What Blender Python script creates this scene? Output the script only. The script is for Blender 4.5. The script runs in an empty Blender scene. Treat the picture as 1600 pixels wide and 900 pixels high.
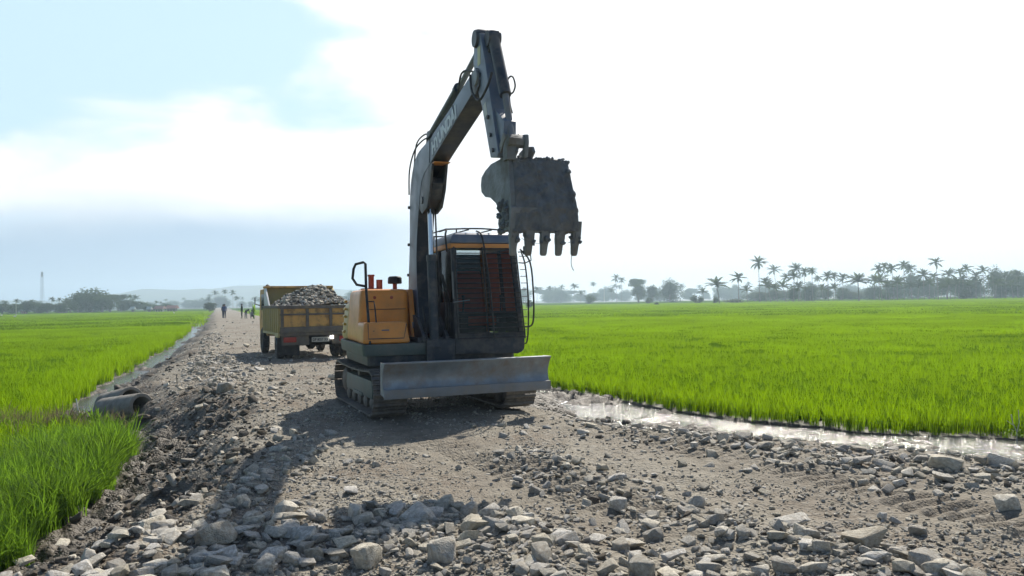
import bpy, bmesh, math, random
import numpy as np
from mathutils import Vector, Matrix, Quaternion
R = math.radians
rng = np.random.default_rng(7)
random.seed(7)
scn = bpy.context.scene
COL = scn.collection

# ------------------------------------------------------------------ camera
FPX = 1220.0                       # focal length in pixels of the 1600 px wide photograph
PITCH = math.atan(21 / FPX)
ROLL = R(0.93)
EYE = 1.5
_F = np.array([0, math.cos(PITCH), math.sin(PITCH)])
_r0 = np.array([1.0, 0, 0]); _u0 = np.array([0, -math.sin(PITCH), math.cos(PITCH)])
_R = _r0 * math.cos(ROLL) - _u0 * math.sin(ROLL)
_U = _u0 * math.cos(ROLL) + _r0 * math.sin(ROLL)
cam_data = bpy.data.cameras.new('camera')
cam = bpy.data.objects.new('camera', cam_data); COL.objects.link(cam)
cam_data.sensor_width = 36; cam_data.lens = FPX / 1600 * 36
cam_data.clip_start = 0.05; cam_data.clip_end = 12000
cam.matrix_world = Matrix(((_R[0], _U[0], -_F[0], 0), (_R[1], _U[1], -_F[1], 0), (_R[2], _U[2], -_F[2], EYE), (0, 0, 0, 1)))
scn.camera = cam

def ray(px, py): return _F + _R * (px - 800) / FPX + _U * (450 - py) / FPX
def gpt(px, py, z=0.0):            # the ground point seen at a pixel
    d = ray(px, py); t = (z - EYE) / d[2]; return d[0] * t, d[1] * t
def at(px, py, Y):                 # the point seen at a pixel, Y metres ahead
    d = ray(px, py); t = Y / d[1]; return np.array([d[0] * t, Y, EYE + d[2] * t])

# ------------------------------------------------------------------ light
SUN_AZ = R(19)                   # to the right of straight ahead
SUN_EL = R(42.5)
world = bpy.data.worlds.new('World'); scn.world = world; world.use_nodes = True
nt = world.node_tree; nt.nodes.clear()
def wn(t, **k):
    n = nt.nodes.new(t)
    for a, b in k.items(): setattr(n, a, b)
    return n
def wl(a, b): nt.links.new(a, b)
def wmath(op, a, b=None, c=None, clamp=False):
    n = wn('ShaderNodeMath', operation=op, use_clamp=clamp)
    for i, v in enumerate((a, b, c)):
        if v is None: continue
        if isinstance(v, (int, float)): n.inputs[i].default_value = v
        else: wl(v, n.inputs[i])
    return n.outputs[0]
def wmap(v, a, b, c=0.0, d=1.0):
    n = wn('ShaderNodeMapRange', interpolation_type='SMOOTHSTEP')
    for i, x in enumerate((v, a, b, c, d)):
        if isinstance(x, (int, float)): n.inputs[i].default_value = x
        else: wl(x, n.inputs[i])
    return n.outputs[0]
out = wn('ShaderNodeOutputWorld'); bg = wn('ShaderNodeBackground'); wl(bg.outputs[0], out.inputs[0])
sky = wn('ShaderNodeTexSky', sky_type='NISHITA')
sky.sun_disc = False; sky.sun_elevation = SUN_EL; sky.sun_rotation = SUN_AZ
sky.altitude = 10; sky.air_density = 1.0; sky.dust_density = 0.8; sky.ozone_density = 3.0
bg.inputs['Strength'].default_value = 0.08
tc = wn('ShaderNodeTexCoord'); sep = wn('ShaderNodeSeparateXYZ'); wl(tc.outputs['Generated'], sep.inputs[0])
dx, dy, dz = sep.outputs
# cloud cover as a function of the direction looked in, denser round the sun's side of the sky
mp = wn('ShaderNodeMapping'); mp.inputs['Scale'].default_value = (1.0, 1.0, 2.3); wl(tc.outputs['Generated'], mp.inputs[0])
n1 = wn('ShaderNodeTexNoise'); n1.inputs['Scale'].default_value = 4.6; n1.inputs['Detail'].default_value = 9; n1.inputs['Roughness'].default_value = 0.5; n1.inputs['Distortion'].default_value = 0.35
wl(mp.outputs[0], n1.inputs[0])
n2 = wn('ShaderNodeTexNoise'); n2.inputs['Scale'].default_value = 2.1; n2.inputs['Detail'].default_value = 6
mp2 = wn('ShaderNodeMapping'); mp2.inputs['Location'].default_value = (3.1, 1.7, 0.4); mp2.inputs['Scale'].default_value = (1, 1, 3.2); wl(tc.outputs['Generated'], mp2.inputs[0]); wl(mp2.outputs[0], n2.inputs[0])
side = wmath('ADD', wmath('MULTIPLY', dx, 2.4), 0.86)                 # clear on the left, cloud towards the right
bank = wmap(dz, 0.25, 0.15, 0.0, 1.35)                                # the low cloud bank
front = wmap(dy, -0.2, 0.55, 0.0, 1.0)
high = wmap(dz, 0.38, 0.60, 0.0, 2.6)                                 # overhead it breaks up again
cover = wmath('ADD', wmath('ADD', side, bank), wmath('MULTIPLY', wmath('SUBTRACT', n1.outputs[0], 0.5), 2.7))
cover = wmath('SUBTRACT', cover, high)
mask = wmath('MULTIPLY', wmap(cover, 0.10, 0.75), front)
# underlit grey-blue lower clouds and haze near the left horizon
low = wmath('MULTIPLY', wmap(wmath('ADD', dz, wmath('MULTIPLY', wmath('SUBTRACT', n2.outputs[0], 0.5), 0.16)), 0.125, 0.055), wmap(dx, 0.04, -0.25))
mixc = wn('ShaderNodeMix', data_type='RGBA'); wl(low, mixc.inputs['Factor'])
mixc.inputs['A'].default_value = (11.0, 11.1, 11.3, 1); mixc.inputs['B'].default_value = (4.5, 5.8, 7.4, 1)
# thin veil that brightens the open blue on the sun's side
veil = wn('ShaderNodeMix', data_type='RGBA'); wl(wmath('MULTIPLY', wmath('MULTIPLY', front, wmap(dz, 0.55, 0.36)), 0.85), veil.inputs['Factor'])
wl(sky.outputs[0], veil.inputs['A']); veil.inputs['B'].default_value = (6.7, 9.0, 10.8, 1)
mixs = wn('ShaderNodeMix', data_type='RGBA'); wl(mask, mixs.inputs['Factor'])
wl(veil.outputs['Result'], mixs.inputs['A']); wl(mixc.outputs['Result'], mixs.inputs['B'])
wl(mixs.outputs['Result'], bg.inputs['Color'])

sd = bpy.data.lights.new('sun', 'SUN'); sd.energy = 5.0; sd.angle = R(0.6); sd.color = (1.0, 0.93, 0.82)
sun = bpy.data.objects.new('sun', sd); COL.objects.link(sun)
sdir = Vector((math.sin(SUN_AZ) * math.cos(SUN_EL), math.cos(SUN_AZ) * math.cos(SUN_EL), math.sin(SUN_EL)))
sun.rotation_euler = (-sdir).to_track_quat('-Z', 'Y').to_euler()
vs = scn.view_settings
vs.view_transform = 'Standard'; vs.look = 'None'; vs.exposure = 0.42; vs.gamma = 1.0; vs.use_curve_mapping = False
scn.cycles.use_denoising = True
scn.cycles.max_bounces = 8; scn.cycles.transparent_max_bounces = 12; scn.cycles.volume_bounces = 1
scn.cycles.diffuse_bounces = 3; scn.cycles.glossy_bounces = 3; scn.cycles.transmission_bounces = 6
scn.cycles.caustics_reflective = False; scn.cycles.caustics_refractive = False

# ------------------------------------------------------------------ helpers
def tag(o, label=None, cat=None, group=None, kind=None):
    if label: o['label'] = label
    if cat: o['category'] = cat
    if group: o['group'] = group
    if kind: o['kind'] = kind
    return o
def empty(name, loc=(0, 0, 0), rz=0.0, label=None, cat=None, group=None):
    o = bpy.data.objects.new(name, None); COL.objects.link(o)
    o.location = loc; o.rotation_euler = (0, 0, rz); o.empty_display_size = 0.2
    return tag(o, label, cat, group)

class MB:
    def __init__(s): s.v = []; s.f = []
    def add(s, vs_, fs):
        b = len(s.v); s.v += [tuple(map(float, v)) for v in vs_]; s.f += [tuple(i + b for i in f) for f in fs]; return s
    def box(s, x0, x1, y0, y1, z0, z1):
        return s.add([(x0, y0, z0), (x1, y0, z0), (x1, y1, z0), (x0, y1, z0), (x0, y0, z1), (x1, y0, z1), (x1, y1, z1), (x0, y1, z1)],
                     [(0, 3, 2, 1), (4, 5, 6, 7), (0, 1, 5, 4), (1, 2, 6, 5), (2, 3, 7, 6), (3, 0, 4, 7)])
    def hexa(s, p8): return s.add(p8, [(0, 3, 2, 1), (4, 5, 6, 7), (0, 1, 5, 4), (1, 2, 6, 5), (2, 3, 7, 6), (3, 0, 4, 7)])
    def loft(s, rings, cap=True, closed=False):
        n = len(rings[0]); b = len(s.v)
        for r_ in rings: s.v += [tuple(map(float, v)) for v in r_]
        m = len(rings)
        for i in range(m if closed else m - 1):
            j = (i + 1) % m
            for k in range(n):
                l = (k + 1) % n
                s.f.append((b + i * n + k, b + i * n + l, b + j * n + l, b + j * n + k))
        if cap and not closed:
            s.f.append(tuple(b + k for k in range(n))[::-1]); s.f.append(tuple(b + (m - 1) * n + k for k in range(n)))
        return s
    def prismx(s, prof, x0, x1):   # profile of (y, z) pulled along x
        return s.loft([[(x0, y, z) for y, z in prof], [(x1, y, z) for y, z in prof]])
    def prismy(s, prof, y0, y1):   # profile of (x, z)
        return s.loft([[(x, y0, z) for x, z in prof], [(x, y1, z) for x, z in prof]])
    def prismz(s, prof, z0, z1, top=None):
        top = top or prof
        return s.loft([[(x, y, z0) for x, y in prof], [(x, y, z1) for x, y in top]])
    def tube(s, pts, r, n=8, closed=False, smooth=0):
        P = [Vector(p) for p in pts]
        if smooth and len(P) > 2:
            Q = []
            m = len(P)
            for i in range(m - 1):
                p0, p1, p2, p3 = P[max(i - 1, 0)], P[i], P[i + 1], P[min(i + 2, m - 1)]
                for k in range(smooth):
                    t = k / smooth
                    Q.append(0.5 * ((2 * p1) + (p2 - p0) * t + (2 * p0 - 5 * p1 + 4 * p2 - p3) * t * t + (3 * p1 - p0 - 3 * p2 + p3) * t ** 3))
            Q.append(P[-1]); P = Q
        rr = r if isinstance(r, (list, tuple)) else None
        rings = []; up = None
        for i, p in enumerate(P):
            d = ((P[min(i + 1, len(P) - 1)] - P[max(i - 1, 0)])).normalized()
            if up is None:
                up = Vector((0, 0, 1)) if abs(d.z) < 0.9 else Vector((1, 0, 0))
            a = d.cross(up).normalized(); b_ = a.cross(d).normalized(); up = b_
            if rr: x = i / (len(P) - 1) * (len(rr) - 1); j = min(int(x), len(rr) - 2); rad = rr[j] + (rr[j + 1] - rr[j]) * (x - j)
            else: rad = r
            rings.append([p + a * rad * math.cos(2 * math.pi * k / n) + b_ * rad * math.sin(2 * math.pi * k / n) for k in range(n)])
        return s.loft(rings, cap=not closed, closed=closed)
    def cyl(s, p0, p1, r, n=20, r2=None): return s.tube([p0, p1], [r, r if r2 is None else r2], n)
    def lathe(s, prof, c=(0, 0, 0), n=24, axis='z'):
        rings = []
        for k in range(n):
            a = 2 * math.pi * k / n; ca, sa = math.cos(a), math.sin(a); ring = []
            for r_, h in prof:
                q = (r_ * ca, r_ * sa, h) if axis == 'z' else (h, r_ * ca, r_ * sa) if axis == 'x' else (r_ * sa, h, r_ * ca)
                ring.append((c[0] + q[0], c[1] + q[1], c[2] + q[2]))
            rings.append(ring)
        m = len(prof); b = len(s.v)
        for r_ in rings: s.v += r_
        for i in range(n):
            j = (i + 1) % n
            for k in range(m - 1): s.f.append((b + i * m + k, b + j * m + k, b + j * m + k + 1, b + i * m + k + 1))
        return s
    def build(s, name, mat, parent=None, bevel=0.0, seg=2, smooth=True, angle=38, label=None, rz=None):
        me = bpy.data.meshes.new(name); me.from_pydata(s.v, [], s.f); me.update()
        bm = bmesh.new(); bm.from_mesh(me); bmesh.ops.recalc_face_normals(bm, faces=bm.faces)
        if bevel > 0:
            es = [e for e in bm.edges if len(e.link_faces) == 2 and e.calc_face_angle(0) > R(30)]
            if es: bmesh.ops.bevel(bm, geom=es, offset=bevel, segments=seg, profile=0.7, affect='EDGES', clamp_overlap=True)
        bm.to_mesh(me); bm.free()
        if smooth:
            me.polygons.foreach_set('use_smooth', [True] * len(me.polygons)); me.set_sharp_from_angle(angle=R(angle))
        if mat: me.materials.append(mat)
        o = bpy.data.objects.new(name, me); COL.objects.link(o)
        if parent: o.parent = parent
        if label: o['label'] = label
        if rz is not None: o.rotation_euler.z = rz
        return o

def np_mesh(name, V, Fq, mat=None, smooth=True, link=True):
    """fast mesh from arrays; Fq (n,k) int"""
    me = bpy.data.meshes.new(name); n, k = Fq.shape
    me.vertices.add(len(V)); me.vertices.foreach_set('co', np.ascontiguousarray(V, dtype=np.float32).ravel())
    me.loops.add(n * k); me.loops.foreach_set('vertex_index', np.ascontiguousarray(Fq, dtype=np.int32).ravel())
    me.polygons.add(n); me.polygons.foreach_set('loop_start', np.arange(0, n * k, k, dtype=np.int32))
    me.polygons.foreach_set('use_smooth', np.full(n, smooth))
    me.update(calc_edges=True); me.validate()
    if mat: me.materials.append(mat)
    o = bpy.data.objects.new(name, me)
    if link: COL.objects.link(o)
    return o

# hashed value noise, vectorised
def _h(ix, iy, s):
    h = (ix.astype(np.int64) * 374761393 + iy.astype(np.int64) * 668265263 + s * 974711) & 0xffffffff
    h = ((h ^ (h >> 13)) * 1274126177) & 0xffffffff
    return ((h ^ (h >> 16)) & 0xffff) / 65535.0
def vnoise(x, y, s=0):
    ix = np.floor(x); iy = np.floor(y); fx = x - ix; fy = y - iy
    fx = fx * fx * (3 - 2 * fx); fy = fy * fy * (3 - 2 * fy)
    a = _h(ix, iy, s); b = _h(ix + 1, iy, s); c = _h(ix, iy + 1, s); d = _h(ix + 1, iy + 1, s)
    return (a + (b - a) * fx) * (1 - fy) + (c + (d - c) * fx) * fy
def fbm(x, y, sc, oc=4, s=0, rough=0.5):
    t = np.zeros_like(x, dtype=float); amp = 1; tot = 0; f = 1 / sc
    for i in range(oc):
        t += amp * (vnoise(x * f + 17.3 * i, y * f - 9.1 * i, s + i) - 0.5); tot += amp; amp *= rough; f *= 2.03
    return t / tot * 2
def sstep(a, b, x): t = np.clip((x - a) / (b - a), 0, 1); return t * t * (3 - 2 * t)

# ------------------------------------------------------------------ materials
def mat(name, base, rough=0.7, metal=0.0, var=0.0, vscale=6.0, dirt=None, dirt_amt=0.0, dscale=3.0, bump=0.0, bscale=40.0, objrand=0.0, spec=0.5, coat=0.0, dthr=(0.45, 0.65)):
    m = bpy.data.materials.new(name); m.use_nodes = True; t = m.node_tree; N = t.nodes; L = t.links
    b = N['Principled BSDF']; b.inputs['Roughness'].default_value = rough; b.inputs['Metallic'].default_value = metal
    b.inputs['Specular IOR Level'].default_value = spec; b.inputs['Coat Weight'].default_value = coat
    co = N.new('ShaderNodeTexCoord'); src = co.outputs['Object']
    rgb = N.new('ShaderNodeRGB'); rgb.outputs[0].default_value = (*base, 1); cur = rgb.outputs[0]
    if var > 0:
        n = N.new('ShaderNodeTexNoise'); n.inputs['Scale'].default_value = vscale; n.inputs['Detail'].default_value = 6; L.new(src, n.inputs[0])
        mr = N.new('ShaderNodeMapRange'); mr.inputs[1].default_value = 0.3; mr.inputs[2].default_value = 0.7; mr.inputs[3].default_value = 1 - var; mr.inputs[4].default_value = 1 + var; L.new(n.outputs[0], mr.inputs[0])
        hs = N.new('ShaderNodeHueSaturation'); L.new(mr.outputs[0], hs.inputs['Value']); L.new(cur, hs.inputs['Color']); cur = hs.outputs[0]
    if objrand > 0:
        oi = N.new('ShaderNodeObjectInfo'); mr = N.new('ShaderNodeMapRange'); mr.inputs[3].default_value = 1 - objrand; mr.inputs[4].default_value = 1 + objrand; L.new(oi.outputs['Random'], mr.inputs[0])
        hs = N.new('ShaderNodeHueSaturation'); L.new(mr.outputs[0], hs.inputs['Value']); L.new(cur, hs.inputs['Color'])
        mr2 = N.new('ShaderNodeMapRange'); mr2.inputs[3].default_value = 0.5; mr2.inputs[4].default_value = 1.35
        fr = N.new('ShaderNodeMath'); fr.operation = 'MULTIPLY'; fr.inputs[1].default_value = 7.31; L.new(oi.outputs['Random'], fr.inputs[0])
        fc = N.new('ShaderNodeMath'); fc.operation = 'FRACT'; L.new(fr.outputs[0], fc.inputs[0]); L.new(fc.outputs[0], mr2.inputs[0]); L.new(mr2.outputs[0], hs.inputs['Saturation']); cur = hs.outputs[0]
    if dirt and dirt_amt > 0:
        n = N.new('ShaderNodeTexNoise'); n.inputs['Scale'].default_value = dscale; n.inputs['Detail'].default_value = 10; n.inputs['Roughness'].default_value = 0.65; L.new(src, n.inputs[0])
        mr = N.new('ShaderNodeMapRange'); mr.inputs[1].default_value = dthr[0]; mr.inputs[2].default_value = dthr[1]; mr.inputs[3].default_value = 0; mr.inputs[4].default_value = dirt_amt; L.new(n.outputs[0], mr.inputs[0])
        mx = N.new('ShaderNodeMix'); mx.data_type = 'RGBA'; L.new(mr.outputs[0], mx.inputs['Factor']); L.new(cur, mx.inputs['A']); mx.inputs['B'].default_value = (*dirt, 1); cur = mx.outputs['Result']
        rr = N.new('ShaderNodeMapRange'); rr.inputs[3].default_value = rough; rr.inputs[4].default_value = 0.9; L.new(mr.outputs[0], rr.inputs[0]); L.new(rr.outputs[0], b.inputs['Roughness'])
    if bump > 0:
        n = N.new('ShaderNodeTexNoise'); n.inputs['Scale'].default_value = bscale; n.inputs['Detail'].default_value = 8; L.new(src, n.inputs[0])
        bp = N.new('ShaderNodeBump'); bp.inputs['Strength'].default_value = bump; bp.inputs['Distance'].default_value = 0.02; L.new(n.outputs[0], bp.inputs['Height']); L.new(bp.outputs[0], b.inputs['Normal'])
    L.new(cur, b.inputs['Base Color'])
    return m
def leafmat(name, base, trans, var=0.25, amt=0.5, vscale=0.3, world_noise=True, rough=0.6, spec=0.08):
    m = bpy.data.materials.new(name); m.use_nodes = True; t = m.node_tree; N = t.nodes; L = t.links
    b = N['Principled BSDF']; b.inputs['Roughness'].default_value = rough; b.inputs['Specular IOR Level'].default_value = spec
    tr = N.new('ShaderNodeBsdfTranslucent'); ms = N.new('ShaderNodeMixShader'); ms.inputs[0].default_value = amt
    geo = N.new('ShaderNodeNewGeometry'); n = N.new('ShaderNodeTexNoise'); n.inputs['Scale'].default_value = vscale; n.inputs['Detail'].default_value = 4; L.new(geo.outputs['Position'], n.inputs[0])
    oi = N.new('ShaderNodeObjectInfo'); ad = N.new('ShaderNodeMath'); ad.operation = 'MULTIPLY_ADD'; L.new(oi.outputs['Random'], ad.inputs[0]); ad.inputs[1].default_value = 0.35; L.new(n.outputs[0], ad.inputs[2])
    mr = N.new('ShaderNodeMapRange'); mr.inputs[1].default_value = 0.35; mr.inputs[2].default_value = 1.0; mr.inputs[3].default_value = 1 - var; mr.inputs[4].default_value = 1 + var; L.new(ad.outputs[0], mr.inputs[0])
    for c, dst in ((base, b.inputs['Base Color']), (trans, tr.inputs['Color'])):
        hs = N.new('ShaderNodeHueSaturation'); hs.inputs['Color'].default_value = (*c, 1); L.new(mr.outputs[0], hs.inputs['Value']); L.new(hs.outputs[0], dst)
    L.new(b.outputs[0], ms.inputs[1]); L.new(tr.outputs[0], ms.inputs[2]); L.new(ms.outputs[0], N['Material Output'].inputs['Surface'])
    return m
def emit(name, c, s):
    m = bpy.data.materials.new(name); m.use_nodes = True; b = m.node_tree.nodes['Principled BSDF']
    b.inputs['Emission Color'].default_value = (*c, 1); b.inputs['Emission Strength'].default_value = s; b.inputs['Base Color'].default_value = (*c, 1); return m
DUST = (0.30, 0.26, 0.21); MUD = (0.13, 0.11, 0.09)
M = {}
M['orange'] = mat('orange_paint', (0.85, 0.33, 0.065), 0.42, var=0.10, vscale=3, dirt=(0.35, 0.22, 0.12), dirt_amt=0.35, dscale=2.5, bump=0.05, bscale=60, coat=0.15)
M['yellow'] = mat('golden_paint', (0.62, 0.42, 0.11), 0.45, var=0.08, vscale=3, dirt=DUST, dirt_amt=0.4, dscale=3, bump=0.05, bscale=60, coat=0.1)
M['greypaint'] = mat('grey_paint', (0.13, 0.17, 0.235), 0.40, var=0.1, vscale=4, dirt=DUST, dirt_amt=0.35, dscale=4, bump=0.06, bscale=50)
M['darkpaint'] = mat('dark_paint', (0.026, 0.036, 0.050), 0.45, var=0.15, vscale=5, dirt=DUST, dirt_amt=0.35, dscale=4, bump=0.06, bscale=60)  # for real dark parts, and for the shade painted under the boom
M['skirt'] = mat('skirt_paint', (0.10, 0.13, 0.12), 0.5, var=0.12, vscale=5, dirt=DUST, dirt_amt=0.4, dscale=3, bump=0.06)
M['black'] = mat('black_rubber', (0.02, 0.022, 0.025), 0.6, var=0.2, vscale=12, dirt=DUST, dirt_amt=0.2, dscale=8)
M['steel'] = mat('worn_steel', (0.21, 0.22, 0.23), 0.5, metal=0.25, var=0.16, vscale=4, dirt=DUST, dirt_amt=0.6, dscale=5, bump=0.2, bscale=30)
M['blade'] = mat('blade_steel', (0.26, 0.30, 0.34), 0.42, metal=0.3, var=0.25, vscale=5, dirt=(0.27, 0.22, 0.17), dirt_amt=0.75, dscale=3.2, bump=0.15, bscale=25)
M['chrome'] = mat('chrome_rod', (0.6, 0.62, 0.64), 0.18, metal=1.0)
M['trackm'] = mat('track_steel', (0.13, 0.12, 0.11), 0.6, metal=0.2, var=0.25, vscale=10, dirt=DUST, dirt_amt=0.75, dscale=6, bump=0.4, bscale=40)
M['mud'] = mat('clay_mud', (0.13, 0.15, 0.17), 0.85, var=0.3, vscale=8, dirt=(0.18, 0.165, 0.14), dirt_amt=0.6, dscale=6, bump=0.8, bscale=30)
M['bucket'] = mat('bucket_steel', (0.19, 0.21, 0.22), 0.6, metal=0.15, var=0.25, vscale=6, dirt=(0.16, 0.145, 0.12), dirt_amt=0.85, dscale=3.5, bump=0.4, bscale=30)
M['redpaint'] = mat('red_paint', (0.36, 0.07, 0.04), 0.5, var=0.2, dirt=DUST, dirt_amt=0.3)
M['redcloth'] = leafmat('red_cloth_sheet', (0.7, 0.20, 0.08), (0.8, 0.28, 0.11), var=0.1, amt=0.6)
M['redseat'] = mat('red_cloth', (0.75, 0.12, 0.05), 0.8, var=0.15, bump=0.1)
M['text'] = mat('white_letters', (0.72, 0.75, 0.78), 0.5, var=0.04)
M['sticker'] = mat('pale_sticker', (0.55, 0.54, 0.48), 0.5, var=0.1)
M['sticker2'] = mat('yellow_sticker', (0.55, 0.50, 0.22), 0.5, var=0.1)
M['concrete'] = mat('old_concrete', (0.27, 0.255, 0.22), 0.9, var=0.2, vscale=5, dirt=MUD, dirt_amt=0.7, dscale=4, bump=0.5, bscale=25)
M['truckyellow'] = mat('weathered_yellow_paint', (0.66, 0.37, 0.11), 0.6, var=0.15, vscale=3, dirt=(0.2, 0.13, 0.08), dirt_amt=0.7, dscale=4.2, bump=0.15, dthr=(0.48, 0.6))
M['truckside'] = mat('pale_yellow_paint', (0.50, 0.40, 0.16), 0.6, var=0.12, vscale=3, dirt=DUST, dirt_amt=0.5, dscale=3, bump=0.1)
M['truckframe'] = mat('dusty_frame_paint', (0.14, 0.12, 0.105), 0.75, var=0.25, vscale=6, dirt=(0.26, 0.2, 0.12), dirt_amt=0.6, dscale=5, bump=0.2)
M['tyre'] = mat('tyre_rubber', (0.03, 0.03, 0.032), 0.85, var=0.2, dirt=DUST, dirt_amt=0.6, dscale=5, bump=0.3)
M['redlamp'] = mat('red_lamp', (0.4, 0.03, 0.02), 0.25)
M['white'] = mat('white_paint', (0.75, 0.75, 0.72), 0.6, var=0.08)
M['rock'] = mat('stone', (0.49, 0.46, 0.39), 0.85, var=0.32, vscale=7, dirt=(0.30, 0.235, 0.16), dirt_amt=0.6, dscale=9, bump=0.7, bscale=26, objrand=0.32)
M['mudrock'] = mat('muddy_clod', (0.13, 0.11, 0.085), 0.9, var=0.3, vscale=9, bump=0.8, bscale=20, objrand=0.3)
def glassmat(name, col, t=0.6):
    m = bpy.data.materials.new(name); m.use_nodes = True; N = m.node_tree.nodes; L = m.node_tree.links
    g = N.new('ShaderNodeBsdfGlossy'); g.inputs['Roughness'].default_value = 0.08; g.inputs['Color'].default_value = (0.5, 0.5, 0.5, 1)
    tr = N.new('ShaderNodeBsdfTransparent'); tr.inputs['Color'].default_value = (*col, 1)
    fz = N.new('ShaderNodeFresnel'); fz.inputs['IOR'].default_value = 1.4
    ms = N.new('ShaderNodeMixShader'); L.new(fz.outputs[0], ms.inputs[0]); L.new(tr.outputs[0], ms.inputs[1]); L.new(g.outputs[0], ms.inputs[2]); L.new(ms.outputs[0], N['Material Output'].inputs['Surface']); return m
M['darkglass'] = glassmat('dark_glass', (0.10, 0.12, 0.13)); M['glass'] = glassmat('tinted_glass', (0.66, 0.70, 0.70)); M['lightglass'] = glassmat('clear_glass', (0.8, 0.83, 0.84))
# ------------------------------------------------------------------ terrain
PL = np.array([(-5.2, -80), (-4.4, -8), (-4.0, 3), (-4.33, 6.84), (-4.75, 8.36), (-5.5, 10.4), (-6.2, 11.7), (-8.0, 13.4), (-9.1, 15.8), (-10.5, 19.66), (-14.69, 31.39), (-18.48, 42.48), (-29.3, 71.5), (-62.3, 158), (-150, 390)], float)
PR = np.array([(90, -30), (25, 4.5), (12, 9.3), (7.12, 11.09), (5.73, 11.75), (4.2, 12.85), (2.5, 15.35), (0.97, 18.07), (-1.5, 23), (-4.8, 31.8), (-8.6, 43), (-19.4, 72), (-52.5, 158.5), (-140, 390)], float)
def pdist(x, y, P, signed=True):
    best = np.full(x.shape, 1e9); sg = np.ones(x.shape)
    for a, b in zip(P[:-1], P[1:]):
        d = b - a; L2 = d @ d
        t = np.clip(((x - a[0]) * d[0] + (y - a[1]) * d[1]) / L2, 0, 1)
        ex = x - a[0] - t * d[0]; ey = y - a[1] - t * d[1]; q = np.hypot(ex, ey)
        m = q < best - 1e-9; best = np.where(m, q, best)
        if signed: sg = np.where(m, np.sign(d[0] * (y - a[1]) - d[1] * (x - a[0])), sg)
    return best * sg if signed else best
def dLR(x, y):
    dl = -pdist(x, y, PL); dr = pdist(x, y, PR)
    wob = fbm(x, y, 1.6, 3, 91) * 0.28
    return dl + wob, dr + wob
WATER = -0.60; FIELD = -0.57
def gl(px): return np.array([gpt(a, b) for a, b in px])
ROWS = [  # stone ridges: centre line (picture points on the road), half width, height, biggest stone, stones per metre
    (gl([(150, 930), (330, 893), (480, 858), (600, 842), (740, 835), (840, 870), (930, 925)]), 0.56, 0.13, 0.155, 330),
    (gl([(790, 712), (880, 738), (960, 775), (1070, 815), (1190, 850), (1330, 885), (1450, 940)]), 0.42, 0.08, 0.13, 230),
    (gl([(905, 655), (1010, 676), (1120, 692), (1250, 718), (1400, 738), (1560, 756), (1760, 776), (2100, 790)]), 0.60, 0.04, 0.17, 150),
    (gl([(350, 560), (345, 600), (335, 650), (300, 710), (290, 780), (230, 850), (120, 960)]), 0.60, 0.10, 0.16, 120),
    (gl([(330, 520), (325, 545), (338, 590), (360, 630)]), 0.5, 0.06, 0.16, 30),
    (np.array([gpt(250, 690, -.45), gpt(180, 780, -.45), gpt(110, 850, -.45), gpt(60, 930, -.45)]), 0.30, 0.03, 0.15, 70),
    (gl([(430, 760), (480, 700), (500, 690)]), 0.35, 0.05, 0.16, 45),
]
TREADS = [np.array([(-2.5, 12.3), (-1.75, 10.3), (-0.6, 8.1), (0.35, 6.4), (0.9, 5.4)]), np.array([(-0.6, 12.8), (0.25, 10.9), (1.2, 9.0), (2.3, 6.9), (3.2, 5.1), (3.8, 3.4)])]
def tread(x, y):
    t = np.zeros_like(x)
    for P in TREADS:
        best = np.full(x.shape, 1e9); s = np.zeros(x.shape); acc = 0
        for a, b in zip(P[:-1], P[1:]):
            d = b - a; L = np.hypot(*d); q = ((x - a[0]) * d[0] + (y - a[1]) * d[1]) / L
            tt = np.clip(q, 0, L); e = np.hypot(x - a[0] - tt * d[0] / L, y - a[1] - tt * d[1] / L)
            m = e < best; best = np.where(m, e, best); s = np.where(m, acc + tt, s); acc += L
        w = 1 - sstep(0.22, 0.30, best)
        patchy = 0.35 + 0.65 * sstep(-0.5, 0.0, fbm(x, y, 0.7, 3, 55))
        t += w * (np.clip(np.sin(2 * np.pi * s / 0.155) * 1.5, -1, 1) * 0.021 - 0.020) * patchy
    return t
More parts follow.
